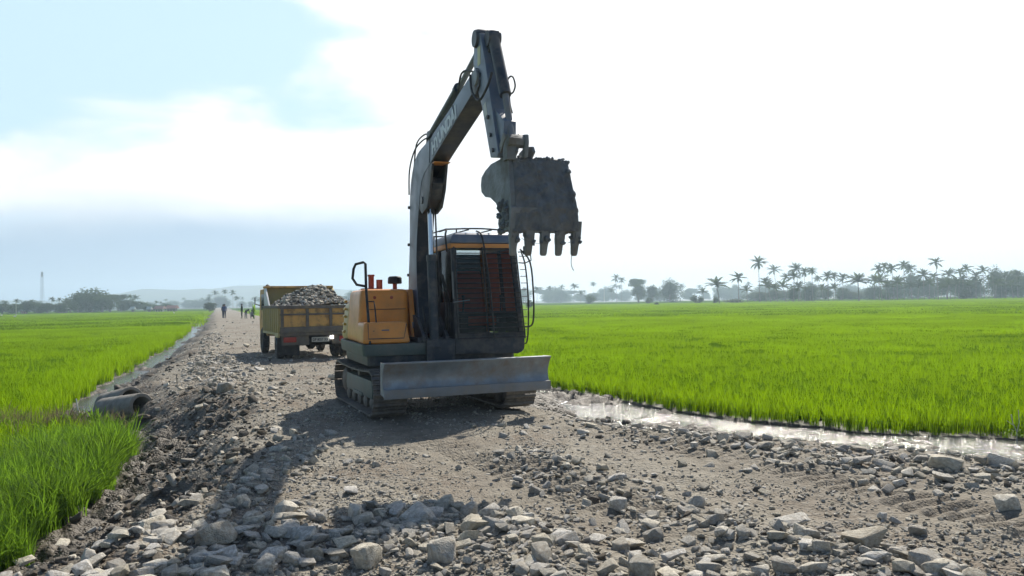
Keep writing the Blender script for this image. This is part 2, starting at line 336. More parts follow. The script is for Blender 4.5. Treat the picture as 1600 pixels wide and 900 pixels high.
def height(x, y):
    x = np.asarray(x, float); y = np.asarray(y, float)
    dl, dr = dLR(x, y)
    sl = sstep(0.35, 2.2, dl + fbm(x, y, 0.9, 3, 12) * 0.5); w0 = np.interp(y, [11, 13, 15, 17], [1.9, 1.5, 0.9, 0.25]); w1 = np.interp(y, [11, 13, 15, 17, 26, 34], [5.0, 4.7, 4.5, 4.2, 3.5, 1.6])
    sr = sstep(0, 1, (dr + fbm(x, y, 0.9, 3, 13) * 0.3 - w0) / (w1 - w0))
    s = np.minimum(sl, sr)
    ditch = (1 - s) * (fbm(x, y, 0.22, 3, 23) * 0.11 + fbm(x, y, 1.1, 2, 29) * 0.05) + (1 - s) * (dr < dl) * sstep(14.6, 17.5, y) * 0.12
    road = -0.67 + ditch + 0.67 * s + fbm(x, y, 5, 3, 3) * 0.05 * s + fbm(x, y, 0.45, 4, 4) * (0.03 + 0.10 * (1 - s))
    r = np.hypot(x, y)
    road += (fbm(x, y, 0.12, 3, 6, 0.6) * 0.014) * (r < 60)
    road += (1 - s) * (dl < dr) * sstep(16, 13.5, y) * (0.10 + 0.05 * fbm(x, y, 0.35, 3, 21))
    near = r < 45
    if near.any():
        xn, yn = x[near], y[near]; add = tread(xn, yn) * sstep(0.85, 1, s[near])
        for P, w, h, _, _ in ROWS:
            d = pdist(xn, yn, P, False); add += h * np.exp(-(d / w) ** 2) * (0.7 + 0.6 * fbm(xn, yn, 0.5, 3, 31))
        road = road.copy(); road[near] += add
    f = np.full(x.shape, FIELD) + fbm(x, y, 1.3, 3, 8) * 0.03
    # where the field's earth bank meets the ditch
    return np.where(dl < 0, FIELD + 0.0 * x + fbm(x, y, .5, 3, 8) * 0.02, np.where(dr < 0, f, road))

def polar(rows, az_fine, az_max, coarse):
    a1 = np.arange(-az_max, az_max + 1e-6, az_fine)
    a2 = np.arange(az_max + coarse, 360 - az_max - 1e-6, coarse)
    az = np.radians(np.concatenate([a1, a2]))
    rr = np.concatenate([np.exp(np.arange(np.log(a), np.log(b), st)) for a, b, st in rows])
    Rr, A = np.meshgrid(rr, az, indexing='ij')
    X = Rr * np.sin(A); Y = Rr * np.cos(A)
    n, m = X.shape
    i, j = np.meshgrid(np.arange(n - 1), np.arange(m), indexing='ij'); j2 = (j + 1) % m
    Fq = np.stack([i * m + j, (i + 1) * m + j, (i + 1) * m + j2, i * m + j2], -1).reshape(-1, 4)[:, ::-1]
    return X.ravel(), Y.ravel(), Fq
def keep_faces(V, Fq, mask):
    Fk = Fq[mask]; used = np.unique(Fk); idx = np.full(len(V), -1); idx[used] = np.arange(len(used))
    return V[used], idx[Fk]

def groundmat():
    m = bpy.data.materials.new('crushed_stone_road'); m.use_nodes = True; t = m.node_tree; N = t.nodes; L = t.links
    b = N['Principled BSDF']; b.inputs['Specular IOR Level'].default_value = 0.3
    geo = N.new('ShaderNodeNewGeometry'); pos = geo.outputs['Position']
    sp = N.new('ShaderNodeSeparateXYZ'); L.new(pos, sp.inputs[0])
    def noise(sc, det=6, rough=0.6, src=pos):
        n = N.new('ShaderNodeTexNoise'); n.inputs['Scale'].default_value = sc; n.inputs['Detail'].default_value = det; n.inputs['Roughness'].default_value = rough; L.new(src, n.inputs[0]); return n.outputs[0]
    def mr(v, a, b_, c=0., d=1.):
        n = N.new('ShaderNodeMapRange'); n.inputs[1].default_value = a; n.inputs[2].default_value = b_; n.inputs[3].default_value = c; n.inputs[4].default_value = d; L.new(v, n.inputs[0]); return n.outputs[0]
    def mix(f, a, b_):
        n = N.new('ShaderNodeMix'); n.data_type = 'RGBA'; L.new(f, n.inputs['Factor'])
        for k, v in (('A', a), ('B', b_)):
            if isinstance(v, tuple): n.inputs[k].default_value = (*v, 1)
            else: L.new(v, n.inputs[k])
        return n.outputs['Result']
    def mth(op, a, b_, cl=False):
        n = N.new('ShaderNodeMath'); n.operation = op; n.use_clamp = cl
        for k, v in enumerate((a, b_)):
            if isinstance(v, (int, float)): n.inputs[k].default_value = v
            else: L.new(v, n.inputs[k])
        return n.outputs[0]
    v1 = N.new('ShaderNodeTexVoronoi'); v1.inputs['Scale'].default_value = 16; L.new(pos, v1.inputs[0])
    v2 = N.new('ShaderNodeTexVoronoi'); v2.inputs['Scale'].default_value = 42; L.new(pos, v2.inputs[0])
    big = noise(0.55, 5); mid = noise(3.0, 6)
    dust = mix(mr(mid, 0.35, 0.65), (0.205, 0.182, 0.142), (0.29, 0.265, 0.215))
    dust = mix(mr(big, 0.45, 0.62), dust, (0.17, 0.135, 0.10))
    s1 = N.new('ShaderNodeSeparateColor'); L.new(v1.outputs['Color'], s1.inputs[0])
    s2 = N.new('ShaderNodeSeparateColor'); L.new(v2.outputs['Color'], s2.inputs[0])
    stone = mix(s1.outputs[0], (0.15, 0.145, 0.13), (0.34, 0.315, 0.27))
    stone2 = mix(s2.outputs[0], (0.14, 0.128, 0.105), (0.32, 0.295, 0.25))
    st = mix(mr(s2.outputs[1], 0.4, 0.5), stone, stone2)
    pk = N.new('ShaderNodeAttribute'); pk.attribute_name = 'packed'; packed = pk.outputs['Fac']
    gravelly = mth('MULTIPLY', mr(noise(0.9, 4), 0.38, 0.56, 0.35, 1.0), mr(packed, 0, 1, 1, 0.45))
    dust = mix(mth('MULTIPLY', packed, 0.7), dust, mix(mr(noise(5, 5), .35, .65), (0.155, 0.135, 0.105), (0.25, 0.222, 0.175)))
    stonemask = mth('MULTIPLY', gravelly, mr(v1.outputs['Distance'], 0.55, 0.3))
    c = mix(stonemask, dust, st)
    wet = mth('ADD', mr(sp.outputs[2], -0.08, -0.42), mth('MULTIPLY', mth('SUBTRACT', mid, 0.5), 0.9), True)
    c = mix(wet, c, mix(mr(noise(9, 5), .35, .65), (0.055, 0.046, 0.034), (0.13, 0.11, 0.085)))
    L.new(c, b.inputs['Base Color']); L.new(mr(wet, 0, 1, 0.9, 0.55), b.inputs['Roughness'])
    h = mth('ADD', mth('MULTIPLY', mth('MULTIPLY', mr(v1.outputs['Distance'], 0.6, 0.1), s1.outputs[2]), mth('MULTIPLY', gravelly, 1.2)), mth('MULTIPLY', mr(v2.outputs['Distance'], 0.6, 0.1), mr(packed, 0, 1, 0.45, 0.35)))
    h = mth('ADD', h, mth('MULTIPLY', noise(60, 5), 0.45))
    bp = N.new('ShaderNodeBump'); bp.inputs['Strength'].default_value = 0.9; bp.inputs['Distance'].default_value = 0.022; L.new(h, bp.inputs['Height']); L.new(bp.outputs[0], b.inputs['Normal'])
    return m
M['road'] = groundmat()
M['soil'] = mat('field_soil', (0.05, 0.05, 0.03), 0.7, var=0.3, vscale=2, bump=0.5, bscale=8)
def watermat():
    m = bpy.data.materials.new('muddy_water'); m.use_nodes = True; N = m.node_tree.nodes; L = m.node_tree.links
    b = N['Principled BSDF']; b.inputs['Base Color'].default_value = (0.05, 0.052, 0.045, 1); b.inputs['Roughness'].default_value = 0.13; b.inputs['Specular IOR Level'].default_value = 0.9
    g = N.new('ShaderNodeNewGeometry')
    n = N.new('ShaderNodeTexNoise'); n.inputs['Scale'].default_value = 9; n.inputs['Detail'].default_value = 3; n.inputs['Roughness'].default_value = 0.6; L.new(g.outputs['Position'], n.inputs[0])
    bp = N.new('ShaderNodeBump'); bp.inputs['Strength'].default_value = 0.75; bp.inputs['Distance'].default_value = 0.085; L.new(n.outputs[0], bp.inputs['Height']); L.new(bp.outputs[0], b.inputs['Normal'])
    return m
M['water'] = watermat()

X, Y, Fq = polar([(1.2, 30, 0.0045), (30, 200, 0.012), (200, 4500, 0.05)], 0.13, 40, 4.0)
Z = height(X, Y); V = np.stack([X, Y, Z], 1)
cx = V[Fq].mean(1); dl, dr = dLR(cx[:, 0], cx[:, 1])
isroad = (dl > 0) & (dr > 0)
def masked(name, mask, m, kind='structure'):
    v, f = keep_faces(V, Fq, mask); o = np_mesh(name, v, f, m); return tag(o, kind=kind)
# a small disc closes the sheet under the camera
road = masked('road', isroad, M['road'])
_c = np.empty(len(road.data.vertices) * 3, np.float32); road.data.vertices.foreach_get('co', _c); _c = _c.reshape(-1, 3)
_pd = np.min([pdist(_c[:, 0].astype(float), _c[:, 1].astype(float), P_, False) for P_ in TREADS], axis=0)
_at = road.data.attributes.new('packed', 'FLOAT', 'POINT'); _at.data.foreach_set('value', (1 - sstep(0.35, 0.9, _pd + fbm(_c[:, 0].astype(float), _c[:, 1].astype(float), 0.8, 3, 66) * 0.3)).astype(np.float32)); tag(road, 'grey brown road bed of crushed stone and dirt')
ground = masked('ground', ~isroad, M['soil']); tag(ground, 'dark wet soil under the rice fields')
disc = [(1.2 * math.sin(k * math.pi / 24), 1.2 * math.cos(k * math.pi / 24)) for k in range(48)]
hz = height(np.array([p[0] for p in disc]), np.array([p[1] for p in disc]))
g = MB(); g.v = [(p[0] * 1.02, p[1] * 1.02, float(z)) for p, z in zip(disc, hz)] + [(0, 0, float(hz.mean()))]; g.f = [(k, (k + 1) % 48, 48) for k in range(48)]
tag(g.build('road', M['road']), kind='structure')
# water standing in the two ditches
def strip(P, d0, d1, side, y0, y1):
    mb = MB(); n = 0; rings = []
    Q = []
    for a, b in zip(P[:-1], P[1:]):
        k = max(2, int(np.hypot(*(b - a)) / 2.0)); Q += [a + (b - a) * i / k for i in range(k)]
    Q.append(P[-1]); Q = np.array(Q)
    T = np.gradient(Q, axis=0); T /= np.hypot(T[:, 0], T[:, 1])[:, None]; Nn = np.stack([T[:, 1], -T[:, 0]], 1) * side
    for q, nn in zip(Q, Nn):
        if y0 <= q[1] <= y1: rings.append([(q[0] + nn[0] * d0, q[1] + nn[1] * d0, WATER), (q[0] + nn[0] * d1, q[1] + nn[1] * d1, WATER)])
    for r_ in rings: mb.v += r_
    mb.f = [(2 * i, 2 * i + 1, 2 * i + 3, 2 * i + 2) for i in range(len(rings) - 1)]
    return mb
tag(strip(PL, -0.5, 1.9, 1, -30, 300).build('ditch_water', M['water'], smooth=False), 'muddy standing water in the ditch along the left field', kind='structure')
tag(strip(PR, -0.5, 2.2, -1, -10, 300).build('ditch_water', M['water'], smooth=False), 'bright shallow water in the ditch along the right field', kind='structure')

# ------------------------------------------------------------------ instancing for uncountable stuff
def scatter(name, pos, rot, scl, idx, protos, mats=None):
    coll = bpy.data.collections.new(name + '_kinds')
    for o in protos: coll.objects.link(o)
    me = bpy.data.meshes.new(name); n = len(pos)
    me.vertices.add(n); me.vertices.foreach_set('co', np.ascontiguousarray(pos, np.float32).ravel())
    a = me.attributes.new('rot', 'FLOAT_VECTOR', 'POINT'); a.data.foreach_set('vector', np.ascontiguousarray(rot, np.float32).ravel())
    a = me.attributes.new('scl', 'FLOAT_VECTOR', 'POINT'); s3 = scl if scl.ndim == 2 else np.repeat(scl[:, None], 3, 1); a.data.foreach_set('vector', np.ascontiguousarray(s3, np.float32).ravel())
    a = me.attributes.new('idx', 'INT', 'POINT'); a.data.foreach_set('value', np.ascontiguousarray(idx, np.int32))
    o = bpy.data.objects.new(name, me); COL.objects.link(o)
    gn = bpy.data.node_groups.new(name, 'GeometryNodeTree')
    gn.interface.new_socket('Geometry', in_out='INPUT', socket_type='NodeSocketGeometry'); gn.interface.new_socket('Geometry', in_out='OUTPUT', socket_type='NodeSocketGeometry')
    gi = gn.nodes.new('NodeGroupInput'); go = gn.nodes.new('NodeGroupOutput')
    mp = gn.nodes.new('GeometryNodeMeshToPoints'); gn.links.new(gi.outputs[0], mp.inputs[0])
    ci = gn.nodes.new('GeometryNodeCollectionInfo'); ci.inputs['Collection'].default_value = coll; ci.inputs['Separate Children'].default_value = True; ci.inputs['Reset Children'].default_value = True
    ip = gn.nodes.new('GeometryNodeInstanceOnPoints'); ip.inputs['Pick Instance'].default_value = True
    gn.links.new(mp.outputs[0], ip.inputs['Points']); gn.links.new(ci.outputs[0], ip.inputs['Instance'])
    def na(nm, dt):
        q = gn.nodes.new('GeometryNodeInputNamedAttribute'); q.data_type = dt; q.inputs[0].default_value = nm; return q
    q = na('idx', 'INT'); gn.links.new(q.outputs[0], ip.inputs['Instance Index'])
    q = na('rot', 'FLOAT_VECTOR'); e = gn.nodes.new('FunctionNodeEulerToRotation'); gn.links.new(q.outputs[0], e.inputs[0]); gn.links.new(e.outputs[0], ip.inputs['Rotation'])
    q = na('scl', 'FLOAT_VECTOR'); gn.links.new(q.outputs[0], ip.inputs['Scale'])
    gn.links.new(ip.outputs[0], go.inputs[0])
    md = o.modifiers.new('scatter', 'NODES'); md.node_group = gn
    return o

# ------------------------------------------------------------------ rice
M['rice'] = leafmat('rice_leaf', (0.070, 0.145, 0.005), (0.32, 0.52, 0.004), var=0.22, amt=0.52, spec=0.0, rough=0.9, vscale=0.12)
M['weed'] = leafmat('weed_leaf', (0.07, 0.14, 0.02), (0.22, 0.40, 0.025), var=0.4, amt=0.45, vscale=0.8)
M['dry'] = leafmat('dry_grass', (0.17, 0.14, 0.09), (0.20, 0.17, 0.08), var=0.4, amt=0.3, vscale=1.5)
def blades(name, n, size, hmin, hmax, wid, m, seg=3, lean=0.35, clump=None, seed=0):
    r = np.random.default_rng(seed)
    if clump:
        k = max(1, int((size / clump) ** 2)); g_ = int(math.sqrt(k)); cxs = (np.stack(np.meshgrid(np.arange(g_), np.arange(g_)), -1).reshape(-1, 2) + 0.5) / g_ * size - size / 2
        cxs = cxs + r.normal(0, clump * 0.14, cxs.shape)
        base = cxs[r.integers(0, len(cxs), n)] + r.normal(0, clump * 0.16, (n, 2))
    else: base = r.uniform(-size / 2, size / 2, (n, 2))
    h = r.uniform(hmin, hmax, n); a = r.uniform(0, 2 * np.pi, n); ln = r.uniform(0.1, 1, n) * lean * h
    fa = a + np.pi / 2 + r.normal(0, 0.5, n)
    t = np.linspace(0, 1, seg + 1)
    Vs = []; 
    for i, tt in enumerate(t):
        off = ln * tt ** 2; z = h * (tt - 0.22 * tt ** 3 * (ln / h) * 2.0); w = wid * (0.55 + 0.9 * tt * (1 - tt) * 1.6) * (1 - tt ** 3) * 0.5 + wid * 0.03
        c = np.stack([base[:, 0] + np.cos(a) * off, base[:, 1] + np.sin(a) * off, z], 1); d = np.stack([np.cos(fa) * w, np.sin(fa) * w, np.zeros(n)], 1)
        Vs += [c - d, c + d]
    V_ = np.stack(Vs, 1).reshape(-1, 3); kk = 2 * (seg + 1); F_ = []
    for i in range(seg): F_.append(np.stack([np.arange(n) * kk + 2 * i, np.arange(n) * kk + 2 * i + 1, np.arange(n) * kk + 2 * i + 3, np.arange(n) * kk + 2 * i + 2], 1))
    return np_mesh(name, V_, np.concatenate(F_), m, link=False)
TUFT = [blades('rice_tuft', 40, 0.11, 0.24, 0.46, 0.0085, M['rice'], seed=i, lean=0.45) for i in range(5)]
PATCH = [blades('rice_patch', 1300, 2.0, 0.28, 0.46, 0.014, M['rice'], seg=2, seed=20 + i, clump=0.2, lean=0.4) for i in range(4)]
FAR = [blades('rice_far_patch', 900, 8.0, 0.30, 0.44, 0.06, M['rice'], seg=2, seed=40 + i, lean=0.4) for i in range(3)]
WEED = [blades('weed_tuft', 42, 0.16, 0.30, 0.72, 0.013, M['weed'], seg=4, seed=60 + i, lean=0.8) for i in range(4)]
def infrustum(x, y, mg=3.0): return (y > 1) & (np.abs(x) < 0.70 * y + mg)
def field_pts(step, y1, r0, r1, edge0, edge1=None, jit=0.3):
    xs = np.arange(-0.75 * y1 - 5, 0.75 * y1 + 5, step); ys = np.arange(1, y1, step)
    X_, Y_ = np.meshgrid(xs, ys); X_ = X_.ravel(); Y_ = Y_.ravel()
    k = infrustum(X_, Y_); X_, Y_ = X_[k], Y_[k]
    X_ = X_ + rng.uniform(-jit, jit, len(X_)) * step; Y_ = Y_ + rng.uniform(-jit, jit, len(Y_)) * step
    r = np.hypot(X_, Y_); k = (r > r0) & (r < r1); X_, Y_, r = X_[k], Y_[k], r[k]
    a, b = dLR(X_, Y_); d = np.maximum(-a, -b)
    k = d > edge0
    if edge1 is not None: k &= d < edge1
    return X_[k], Y_[k], (a[k] < 0)
def lay(left):
    P = []; I = []; S = []
    for (args, base_i, nk, smin, smax, sx) in (((0.19, 27, 0, 26, 0.02), 0, 5, .85, 1.2, 1), ((0.24, 75, 26, 72, 0.0, 1.7), 0, 5, .9, 1.25, 1), ((1.8, 85, 26, 80, 1.1), 5, 4, .95, 1.12, 1), ((1.9, 84, 72, 80, 0.3, 1.2), 5, 4, .9, 1.1, 1), ((7.0, 330, 78, 330, 1.5), 9, 3, .95, 1.15, 1)):
        x, y, l = field_pts(*args); k = l == left; x, y = x[k], y[k]; n = len(x)
        P.append(np.stack([x, y, np.full(n, FIELD - 0.01)], 1)); I.append(base_i + rng.integers(0, nk, n)); S.append(rng.uniform(smin, smax, n))
    P = np.concatenate(P); I = np.concatenate(I); S = np.concatenate(S); n = len(P)
    print('rice', left, n)
    rot = np.stack([rng.normal(0, 0.05, n), rng.normal(0, 0.05, n), rng.uniform(0, 6.28, n)], 1); rot[I >= 5, :2] = 0
    return P, rot, S, I
PROT = TUFT + PATCH + FAR
for i, o in enumerate(PROT): o.name = 'kind_%02d' % i
P, r_, S, I = lay(True); tag(scatter('rice_field', P, r_, S, I, PROT), 'bright green young rice left of the road', kind='stuff')
P, r_, S, I = lay(False); tag(scatter('rice_field', P, r_, S, I, PROT), 'bright green young rice right of the road', kind='stuff')
# the leaf canopy as a sheet under the leaf tips
Xc, Yc, Fc = polar([(6, 60, 0.03), (60, 700, 0.06)], 0.8, 44, 6.0)
a, b = dLR(Xc, Yc); dd = np.maximum(-a, -b)
Zc = FIELD + 0.20 + 0.07 * sstep(0.5, 2, dd) + fbm(Xc, Yc, 0.5, 3, 70) * 0.03 - 0.2 * (1 - sstep(0.3, 0.9, dd))
Vc = np.stack([Xc, Yc, Zc], 1); cc = Vc[Fc].mean(1); a, b = dLR(cc[:, 0], cc[:, 1]); dd = np.maximum(-a, -b)
M['canopy'] = leafmat('rice_canopy', (0.070, 0.145, 0.005), (0.30, 0.49, 0.004), spec=0.0, rough=0.9, var=0.22, amt=0.35, vscale=0.1)
v, f = keep_faces(Vc, Fc, dd > 0.45); tag(np_mesh('rice_canopy', v, f, M['canopy']), 'even green canopy of the rice fields towards the trees', kind='stuff')
# rank weeds at the near left bank
def weeds(n, poly, smin, smax):
    pts = []
    while len(pts) < n:
        i = rng.integers(0, len(poly)); cxp, cyp, sp = poly[i]; p = np.array([cxp, cyp]) + rng.normal(0, sp, 2)
        a, b = dLR(np.array([p[0]]), np.array([p[1]]))
        if a[0] < 0.35: pts.append(p)
    pts = np.array(pts); z = height(pts[:, 0], pts[:, 1]); n = len(pts)
    return np.stack([pts[:, 0], pts[:, 1], z - 0.01], 1), np.stack([rng.normal(0, .12, n), rng.normal(0, .12, n), rng.uniform(0, 6.28, n)], 1), rng.uniform(smin, smax, n), rng.integers(0, 4, n)
P, r_, S, I = weeds(760, [(-4.6, 7.2, .35), (-4.9, 8.6, .4), (-5.3, 9.4, .4), (-5.6, 10.4, .35), (-5.5, 8.2, .6), (-4.6, 6.2, .3)], 0.6, 1.05)
for i, o in enumerate(WEED): o.name = 'kind_%02d' % i
tag(scatter('weeds', P, r_, S, I, WEED), 'long leaning green weeds on the near left bank', kind='stuff')

DRY = [blades('kind_%02d' % i, 60, 0.30, 0.10, 0.38, 0.010, M['dry'], seg=3, seed=80 + i, lean=0.9) for i in range(3)] + [blades('kind_%02d' % (3 + i), 50, 0.25, 0.12, 0.32, 0.02, M['weed'], seg=3, seed=90 + i, lean=1.0) for i in range(2)]
def brush(n, c, sp): p = np.array(c) + rng.normal(0, 1, (n, 2)) * np.array(sp); return p
Pb = np.concatenate([brush(150, (-8.6, 12.8), (1.0, .5)), brush(30, (-7.6, 12.2), (.4, .3)), brush(60, (-10.2, 13.2), (.8, .5)), brush(8, (-6.4, 11.7), (.2, .2))])
nb = len(Pb); tag(scatter('undergrowth', np.column_stack([Pb[:, 0], Pb[:, 1], height(Pb[:, 0], Pb[:, 1]) + .02]), np.column_stack([rng.normal(0, .2, nb), rng.normal(0, .2, nb), rng.uniform(0, 6.28, nb)]), rng.uniform(.9, 1.5, nb), rng.integers(0, 5, nb), DRY), 'low dry brown and green undergrowth left of the concrete pipes', kind='stuff')
# ------------------------------------------------------------------ stones
def rock_proto(seed, flat=0.65, pts=18, bev=0.05, m=None, sub=0):
    r = np.random.default_rng(seed); n = pts
    d = r.normal(0, 1, (n, 3)); d /= np.linalg.norm(d, axis=1)[:, None]
    q = np.sign(d) * np.abs(d) ** 0.55; q /= np.abs(q).max(1)[:, None] ** 0.5
    q *= np.array([0.5, 0.5 * r.uniform(0.6, 0.9), 0.5 * flat * r.uniform(0.75, 1.15)]) * r.uniform(0.86, 1.08, (n, 1))
    bm = bmesh.new()
    for p in q: bm.verts.new(p)
    res = bmesh.ops.convex_hull(bm, input=bm.verts)
    bmesh.ops.delete(bm, geom=[v for v in bm.verts if not v.link_faces], context='VERTS')
    bmesh.ops.dissolve_limit(bm, angle_limit=R(14), verts=bm.verts, edges=bm.edges)
    if bev: bmesh.ops.bevel(bm, geom=bm.edges[:], offset=bev, segments=2, profile=0.6, affect='EDGES', clamp_overlap=True)
    if sub:
        bmesh.ops.triangulate(bm, faces=bm.faces); bmesh.ops.subdivide_edges(bm, edges=bm.edges, cuts=sub, use_grid_fill=True)
        for v in bm.verts:
            c = v.co; k = (math.sin(c.x * 17 + seed) * math.sin(c.y * 15 + seed * 2) * math.sin(c.z * 19 + 1)) * 0.018 + (math.sin(c.x * 41) * math.sin(c.y * 37 + seed) * math.sin(c.z * 43)) * 0.008
            v.co = c + c.normalized() * k
    bmesh.ops.recalc_face_normals(bm, faces=bm.faces)
    me = bpy.data.meshes.new('stone'); bm.to_mesh(me); bm.free()
    me.polygons.foreach_set('use_smooth', [True] * len(me.polygons)); me.set_sharp_from_angle(angle=R(42)); me.materials.append(m or M['rock'])
    return bpy.data.objects.new('stone', me)
BIG = [rock_proto(100 + i, flat=(0.85, 0.45, 0.65, 0.35)[i % 4], pts=13 + (i * 5) % 9, sub=1) for i in range(12)]
MID = [rock_proto(200 + i, flat=(0.75 if i % 3 else 0.4), pts=12 + i, bev=0.045) for i in range(10)] + [rock_proto(230 + i, flat=0.7, pts=14, bev=0.06, m=M['mudrock']) for i in range(4)]
SML = [rock_proto(300 + i, flat=0.6, pts=9 + i, bev=0) for i in range(7)] + [rock_proto(320 + i, flat=0.6, pts=9 + i, bev=0, m=M['mudrock']) for i in range(2)]
def proj(x, y, z):
    v = np.stack([x, y, z - EYE], -1); q = v @ _F; return 800 + FPX * (v @ _R) / q, 450 - FPX * (v @ _U) / q, q
# hero stones: picture point of the middle, width in metres, height ratio, label
HERO = [
    (1350, 862, .32, .44, 'large pale flat-topped boulder near the bottom right corner'),
    (1240, 828, .26, .42, 'pale sloping slab behind the large flat-topped boulder'),
    (555, 822, .17, .85, 'square-edged grey block standing at the top of the near stone pile'),
    (445, 818, .23, .85, 'upright grey boulder in the shadow left of the square-edged block'),
    (572, 885, .23, .8, 'rounded tan boulder at the bottom edge below the square-edged block'),
    (232, 850, .26, .6, 'broad pale boulder on the left slope of the road'),
    (335, 872, .28, .6, 'large shaded boulder at the bottom edge left of the stone pile'),
    (690, 884, .24, .8, 'pointed brown boulder at the bottom edge in the middle of the pile'),
    (1478, 742, .30, .5, 'tilted grey slab among the stones at the right road edge'),
    (1566, 738, .30, .5, 'dark broad boulder beside the ditch water at the far right'),
    (1160, 690, .20, .7, 'rounded stone on the road edge just above the ditch water'),
    (650, 826, .30, .4, 'long flat shaded slab lying across the near stone pile'),
    (740, 850, .26, .55, 'long tan stone at the sunlit right side of the near pile'),
    (352, 620, .30, .9, 'lone upright brown stone on the road left of the excavator'),
]
hx = []
for px, py, w, hr, lab in HERO:
    x, y = gpt(px, py); z = float(height(np.array([x]), np.array([y]))[0]); w *= 0.88; hx.append((x, y, z, w, hr, lab))
rows = []  # x, y, size
for P, w, h, smax, dens in ROWS:
    seg = np.hypot(*np.diff(P, axis=0).T); tot = seg.sum(); n = int(dens * tot); t = rng.uniform(0, tot, n); cum = np.concatenate([[0], np.cumsum(seg)])
    k = np.clip(np.searchsorted(cum, t) - 1, 0, len(seg) - 1); u = (t - cum[k]) / seg[k]; p = P[k] + (P[k + 1] - P[k]) * u[:, None] + rng.normal(0, w * 0.62, (n, 2))
    s = smax * np.clip(rng.lognormal(-1.15, 0.5, n), 0.2, 1.0)
    rows.append(np.column_stack([p, s, np.ones(n)]))
def scat(n, r0, r1, s0, s1, pw=1.0):
    a = rng.uniform(-R(38), R(38), n); r = np.exp(rng.uniform(np.log(r0), np.log(r1), n)); s = s0 * (s1 / s0) ** (rng.uniform(0, 1, n) ** 2.2)
    return np.column_stack([r * np.sin(a), r * np.cos(a), s, np.zeros(n)])
rows.append(scat(8500, 3.2, 30, 0.035, 0.15)); rows.append(scat(2600, 12, 110, 0.08, 0.26))
A = np.concatenate(rows); dl, dr = dLR(A[:, 0], A[:, 1])
A = A[(dl > 0.35) & (dr > 0.35 )]; dl, dr = dLR(A[:, 0], A[:, 1])
tr = tread(A[:, 0], A[:, 1]) != 0
td = np.min([pdist(A[:, 0], A[:, 1], P, False) for P in TREADS], axis=0)
slope = (dl < 2.6) | (dr < 2.5)
patch = fbm(A[:, 0], A[:, 1], 1.1, 3, 44)
keep = (A[:, 3] == 1) | slope | (patch > 0.10) | (rng.uniform(0, 1, len(A)) < 0.16)
keep &= ~((td < 0.95) & (A[:, 3] == 0) & (rng.uniform(0, 1, len(A)) < 0.8))
keep &= ~(tr & (A[:, 2] > 0.03) & (A[:, 3] == 0)) & ~(tr & (A[:, 3] == 1) & (A[:, 2] > .11) & (rng.uniform(0, 1, len(A)) < .6))
keep &= ~((dr < 1.5) & (A[:, 2] > 0.09)) & ~((dr < 1.3) & (rng.uniform(0, 1, len(A)) < 0.8)) & ~((dl < 0.9) & (rng.uniform(0, 1, len(A)) < 0.5))
for x, y, z, w, hr, lab in hx: keep &= np.hypot(A[:, 0] - x, A[:, 1] - y) > w * 0.45
# nothing under the machines
keep &= ~((np.abs(A[:, 0] + 1.2) < 1.9) & (np.abs(A[:, 1] - 11.7) < 1.9) & (A[:, 2] > 0.07))
A = A[keep]; dl, dr = dLR(A[:, 0], A[:, 1]); zz = height(A[:, 0], A[:, 1])
px, py, q = proj(A[:, 0], A[:, 1], zz); view = (px > -60) & (px < 1660) & (py < 960)
psz = A[:, 2] / q * FPX; order = np.argsort(-psz * view)
top = order[:285]; rest = np.setdiff1d(np.arange(len(A)), top)
muddy = ((dl < 2.0) | ((dr < 1.9)))
group = {'l': 'stones on the left slope of the road', 'p': 'stones heaped in the near pile', 'm': 'stones in the ridge across the middle of the road', 'r': 'stones along the right edge of the road'}
lab = {'l': 'dusty angular stone lying on the left slope of the road', 'p': 'grey tan angular stone heaped in the near pile at the bottom', 'm': 'angular grey stone in the ridge running across the road towards bottom right', 'r': 'weathered stone along the right road edge by the ditch water'}
def place_stone(src, x, y, z, s, sz, first):
    o = src if first else src.copy()
    if o.name not in COL.objects: COL.objects.link(o)
    o.location = (x, y, z); o.scale = (s, s, s * sz); o.rotation_euler = (rng.normal(0, .16), rng.normal(0, .16), rng.uniform(0, 6.28)); return o
used = set()
for k, (x, y, z, w, hr, lb) in enumerate(hx):
    o = place_stone(BIG[k % 12], x, y, z + w * hr * 0.28, w * 1.05, hr * 0.9 / (BIG[k % 12].dimensions.z / max(BIG[k % 12].dimensions.x, .1)), not (k % 12) in used); used.add(k % 12); tag(o, lb, 'stone')
PD = [pdist(A[:, 0], A[:, 1], P, False) for P, *_ in ROWS]
for c, i in enumerate(top):
    x, y, s = A[i, :3]
    zone = 'l' if (PD[3][i] < min(PD[0][i], PD[1][i], PD[2][i]) or px[i] < 330) else 'p' if (PD[0][i] <= min(PD[1][i], PD[2][i])) else 'm' if PD[1][i] <= PD[2][i] else 'r'
    k = c % 12
    o = place_stone(BIG[k], x, y, zz[i] + s * rng.uniform(0.1, 0.3), s * 1.1, rng.uniform(0.6, 1.0), False)
    tag(o, lab[zone], 'stone', group[zone])
n = len(rest); B = A[rest]
ismud = muddy[rest] & (rng.uniform(0, 1, n) < 0.75) | (rng.uniform(0, 1, n) < 0.03)
idx = np.where(ismud, rng.integers(10, 14, n), rng.integers(0, 10, n))
rot = np.column_stack([rng.normal(0, .3, n), rng.normal(0, .3, n), rng.uniform(0, 6.28, n)])
sc = B[:, 2][:, None] * np.column_stack([np.ones(n), rng.uniform(.8, 1.1, n), rng.uniform(0.6, 1.0, n)])
for i, o in enumerate(MID): o.name = 'kind_%02d' % i
